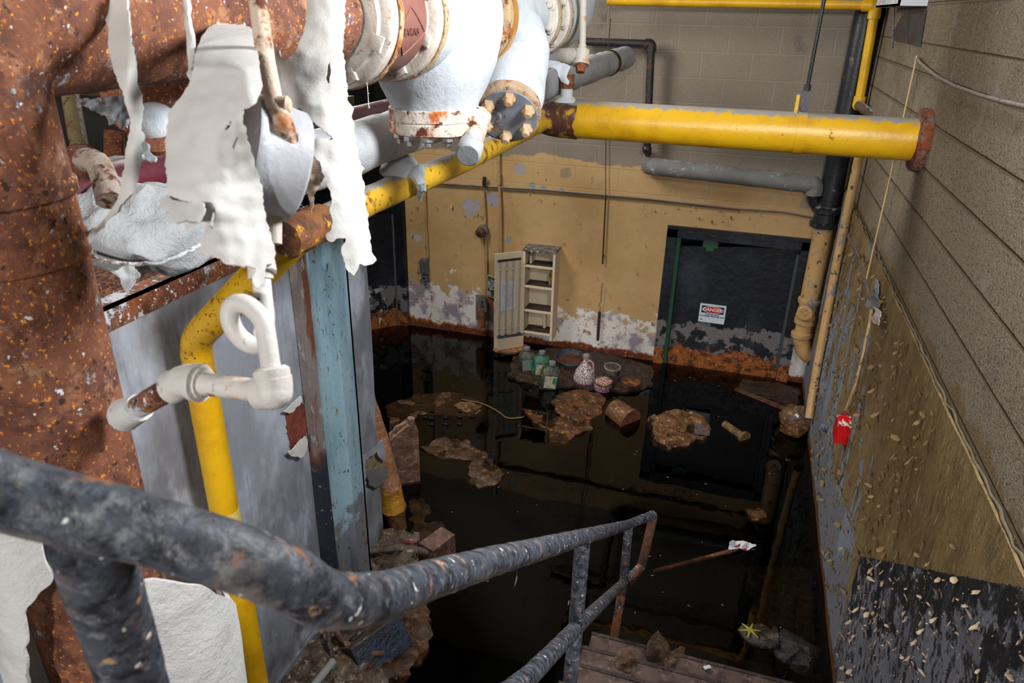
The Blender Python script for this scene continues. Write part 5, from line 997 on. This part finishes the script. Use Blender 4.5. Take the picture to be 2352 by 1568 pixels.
crumple([(1525, 1530), (1540, 1495), (1565, 1482), (1574, 1490), (1560, 1515), (1540, 1530)], .14, .06, 3, 'plastic_bag', 'right brown plastic scrap, pointing up on the wet stair')
kb_ = onZ(1745, 1465, -.02); sb = thing('net_bag', 'soaked bag with a yellow star shaped tie near the right wall', 'bag', kb_)
part('bag', G().ball(kb_, (.13, .10, .05), 22, 12).lump(.03, 9, 4), m_mud('net_brown', (48, 42, 32), (32, 28, 22), (84, 76, 60), .3), sb)
g = G()
for k in range(6): g.tube([kb_+V((-.06, -.02, .06)), kb_+V((-.06+.06*cos(k*pi/3+.3), -.02+.06*sin(k*pi/3+.3), .055))], [.010, .003], 6)
part('yellow_tie', g, plain('tie_yellow', (150, 140, 40), .5), sb, 'yellow star shaped tie')
solo('black_rag', G().ball(onZ(1820, 1490, -.02), (.14, .16, .05), 22, 12).lump(.045, 9, 8), m_mud('rag_black', (22, 20, 20), (14, 13, 13), (52, 44, 42), .5, (90, 84, 80)), 'black soaked rag against the right wall at the stair', 'rag')
solo('white_chip', G().box((-.02, -.01, 0), (.02, .01, .006), Matrix.Translation(onZ(1624, 1533, .03)) @ Matrix.Rotation(.6, 4, 'Z')), PAPER, 'small white chip alone on a wet step', 'chip', smooth=False)
# drifting specks
g = G(); rnd = random.Random(9)
for k in range(60):
    x, y = rnd.uniform(-1.6, .8), rnd.uniform(3.2, 6.5); a = rnd.uniform(0, 6.3); L = rnd.uniform(.002, .010)
    g.box((-L, -.0012, 0), (L, .0012, .0015), Matrix.Translation((x, y, .002)) @ Matrix.Rotation(a, 4, 'Z'))
solo('drifting_specks', g, plain('speck', (170, 166, 158), .7), 'tiny pale specks drifting on the dark water', 'specks', kind='stuff', smooth=False)

# ------------------------------------------------------------------ right wall fittings
WX = XR-.024
def wp(u, v, off=.0): return onX(u, v, XR-.02-off)
solo('hanging_string', G().tube([wp(2106, 128, .005), wp(2050, 382, .02), wp(1990, 640, .02)], .0045, 8), plain('cord_tan', (186, 158, 112), .7), 'thin tan cord hanging straight down the rough right wall', 'cord')
solo('wall_cable', G().tube([wp(2103, 132, .0), wp(2120, 150, .0), wp(2150, 174, .0), wp(2190, 196, .0), wp(2250, 218, .0), wp(2300, 232, .0), wp(2380, 250, .0)], .0075, 10, fil=.05), plain('cable_grey', (142, 130, 122), .7, 0, (112, 100, 92)), 'grey cable sagging across the rough blocks at upper right', 'cable')
solo('slanting_conduit', G().tube([wp(1948, 540), wp(1975, 590), wp(1988, 640), wp(2002, 690)], [.014, .014, .017, .017], 10, step=.05).lump(.003, 20), plain('conduit_mauve', (112, 98, 92), .7, 0, (86, 74, 70)), 'dark slanting conduit low on the right wall near the corner', 'conduit')
rg = thing('wall_rag', 'torn grey and white paint rag at the joint of the wall conduits', 'rag', wp(2006, 730))
part('grey_piece', sheet(rag([(1990, 688), (2010, 676), (2022, 690), (2020, 706), (2002, 706), (1988, 708)], 3, 1.5, 2), lambda u, v: onX(u, v, XR-.05-.02*noise.noise(V((u*.05, v*.05, 1)))), 2.5, .004), m_white('rag_grey', (118, 116, 120), dirt=(90, 88, 92)), rg)
part('white_piece', sheet(rag([(2002, 700), (2014, 706), (2024, 716), (2020, 745), (2006, 742), (2003, 730), (2012, 716)], 3, 1.5, 5), lambda u, v: onX(u, v, XR-.06-.02*noise.noise(V((u*.05, v*.05, 3)))), 2.5, .004), m_white('rag_white', (206, 198, 186)), rg)
part('blue_strip', sheet(rag([(2010, 640), (2018, 642), (2019, 668), (2016, 700), (2008, 690), (2009, 660)], 3, 1.2, 5), lambda u, v: onX(u, v, XR-.035-.01*noise.noise(V((u*.05, v*.05, 3)))), 2.5, .003), plain('strip_blue', (126, 142, 160), .7), rg)
solo('lower_conduit', G().tube([wp(2007, 700), wp(2000, 745), wp(1982, 830), wp(1965, 895), wp(1952, 925), wp(1946, 942)], .0165, 12, fil=.06, step=.05).lump(.002, 20), m_white('flaking_tan_conduit', (186, 158, 118), rust=(130, 134, 146), rt=.66, dirt=(160, 130, 92)), 'tan conduit curving down the right wall to the red box', 'conduit')
rc = wp(1938, 978); rb_ = thing('red_box', 'small bright red box with flaking white paint on the lower right wall', 'box', V((XR-.05, rc.y, rc.z-.08)))
rcy, rcz = onX(1934, 985, XR-.06).y, onX(1934, 985, XR-.06).z
mrb = Mat('flaking_red', (200, 14, 18), .4); mrb.spots((216, 204, 190), 22, .58, .02, det=5, bias=(('z', rcz+.01, rcz+.06, -.3, .14),)); mrb.spots((150, 20, 26), 60, .6, .04)
part('box', G().prism([V((XR-.02, rcy-.05, rcz-.075)), V((XR-.02, rcy+.07, rcz-.075)), V((XR-.02, rcy+.07, rcz+.05)), V((XR-.02, rcy+.02, rcz+.085)), V((XR-.02, rcy-.05, rcz+.06))], (-.075, 0, 0)), mrb.done(), rb_, smooth=False)
part('neck', G().tube([V((XR-.045, rcy+.005, rcz+.05)), wp(1946, 948)], .020, 12), plain('neck_red', (150, 30, 40), .5), rb_)
part('pink_stain', sheet(rag([(1922, 968), (1934, 944), (1940, 950), (1932, 985), (1922, 996)], 3, 2, 4), lambda u, v: onX(u, v, XR-.028), 3, .003), plain('stain_red', (120, 40, 50), .6), rb_, 'dark red smear on the side')
solo('wall_knob', G().ball(onX(1897, 982, XR-.03), .035, 14, 8).lump(.012, 20), plain('knob_blue', (96, 104, 122), .7), 'blue-grey knob on the wall left of the red box', 'knob')  # a lumpy blue-grey knob set on the wall
# box and plate at the top right
fx = thing('wall_fixture', 'grey and white fixture bracket at the very top right corner', 'fixture', onX(2090, 20, XR-.05))
qa, qb = onX(2128, 14, XR-.005), onX(2060, 22, XR-.005)
part('tray', G().box((XR-.14, qa.y, qa.z), (XR-.002, qb.y, qa.z+.012)).box((XR-.14, qa.y, qa.z), (XR-.13, qb.y, qa.z+.10)), m_white('dirty_tray', (196, 198, 202), rust=(120, 84, 66), rt=.62, dirt=(130, 124, 122)), fx, smooth=False)
part('end_plate', G().box((XR-.14, qa.y-.004, qa.z), (XR-.002, qa.y+.10, qa.z+.2)), plain('white_plate', (206, 212, 222), .5), fx, smooth=False)
part('hanging_rod', G().tube([onX(2056, -20, XR-.10), onX(2050, 110, XR-.10)], .005, 8), GREYM, fx)
solo('dark_plate', G().prism([onX(2128, 24, XR-.004), onX(2114, 108, XR-.004), onX(2052, 92, XR-.004), onX(2058, 64, XR-.004), onX(2078, 28, XR-.004)], (-.006, 0, 0)), plain('plate_dark', (62, 56, 56), .6, 0, (48, 42, 42), 8), 'dark flat metal plate on the blocks under the corner fixture', 'plate', smooth=False)

# peeling paint chips
def chips(name, spots, mat, label, nrm, seed, amp=1.):
    rnd = random.Random(seed); g = G(); n = V(nrm)
    for p, L in spots:
        a = rnd.uniform(0, 6.3); t = n.orthogonal().normalized(); b_ = n.cross(t); q = t*cos(a)+b_*sin(a); r_ = n.cross(q); cu_ = rnd.uniform(.25, .75)*L; w_ = L*rnd.uniform(.35, .7)
        ks = [rnd.uniform(.7, 1.25) for _ in range(8)]
        wd_ = [rnd.uniform(.35, .6), rnd.uniform(.8, 1.2), rnd.uniform(.8, 1.2), rnd.uniform(.3, .7)]; jj = [rnd.uniform(-.25, .25) for _ in range(12)]
        rows = [[p+q*L*(s-.5+jj[i*3+j]*.5)+r_*w_*(v_*wd_[i]+jj[(i*5+j) % 12]*.5) + n*(.002+cu_*(s**1.6)+.6*cu_*v_*v_) for j, v_ in enumerate((-.5, 0, .5))] for i, s in enumerate((0, .35, .7, 1))]
        b = len(g.v); g.grid(rows)
        # thickness
        rows2 = [[x+n*-.0012 for x in r] for r in rows]; g.grid(rows2)
    return solo(name, g, mat, label, 'paint chips', kind='stuff')
rnd = random.Random(21); sp = []
while len(sp) < 1500:
    y_, z_ = rnd.uniform(1.2, 5.9), rnd.uniform(.12, 1.8); lin = z_+.753*y_
    inb = lin < 3.15 and y_ < 3.25
    dens = 1. if inb else (.42 if y_ > 2.7 else .10)
    if noise.noise(V((y_*2.4, z_*2.4, 3)))*.5+.5 < rnd.random()*1.0 or rnd.random() > dens: continue
    L = rnd.choice((.006, .008, .010, .014, .02, .032)) if inb else rnd.choice((.012, .018, .026, .036))
    sp.append((V((XR-.026, y_, z_)), L*(.9 if y_ < 2.5 else 1.1)))
inb_ = [s for s in sp if s[0].z+.753*s[0].y < 3.15 and s[0].y < 3.25]; oth = [s for s in sp if s not in inb_]
chips('paint_chips', inb_, m_white('chip_buff', (186, 162, 136), dirt=(150, 128, 104), bump=.001), 'curled buff paint chips peeling from the black and grey wall by the stair', (-1, 0, 0), 4)
chips('paint_flakes', oth, m_white('chip_brown', (128, 104, 66), dirt=(160, 142, 108), bump=.001), 'curled brown and buff flakes on the lower right wall toward the corner', (-1, 0, 0), 6)
rnd = random.Random(8); sp = []
for k in range(70):
    u, v = rnd.choice(((rnd.uniform(1000, 1300), rnd.uniform(380, 500)), (rnd.uniform(940, 990), rnd.uniform(470, 720)), (rnd.uniform(1290, 1520), rnd.uniform(560, 800)), (rnd.uniform(1500, 1850), rnd.uniform(470, 530))))
    p = onY(u, v, YB-.001)
    if p.x > XD0-.1 and p.z < ZD+.1: continue
    sp.append((p, rnd.uniform(.012, .045)))
chips('paint_curls', sp, m_white('chip_yellow', (176, 146, 100), dirt=(150, 122, 84), bump=.001), 'small curls of yellow paint lifting from the back wall', (0, -1, 0), 9)
# scabs of paint hanging on the railing
g = G(); rnd = random.Random(2)
for u, v, X_ in ((1215, 1290, xr), (1186, 1322, xr), (1015, 1372, xr), (1408, 1225, xr), (1314, 1325, xr), (1308, 1378, xr), (1380, 1385, xr)):
    p = onX(u, v, X_); L = .018
    rows = [[p+V((0, rnd.uniform(-1, 1)*L, rnd.uniform(-1, 1)*L)) for _ in range(3)] for _ in range(3)]
    g.grid(rows)
o = part('paint_scab', g, m_white('scab', (176, 174, 172), bump=.001), hr_, 'pale peeling scabs'); o['kind'] = 'stuff'
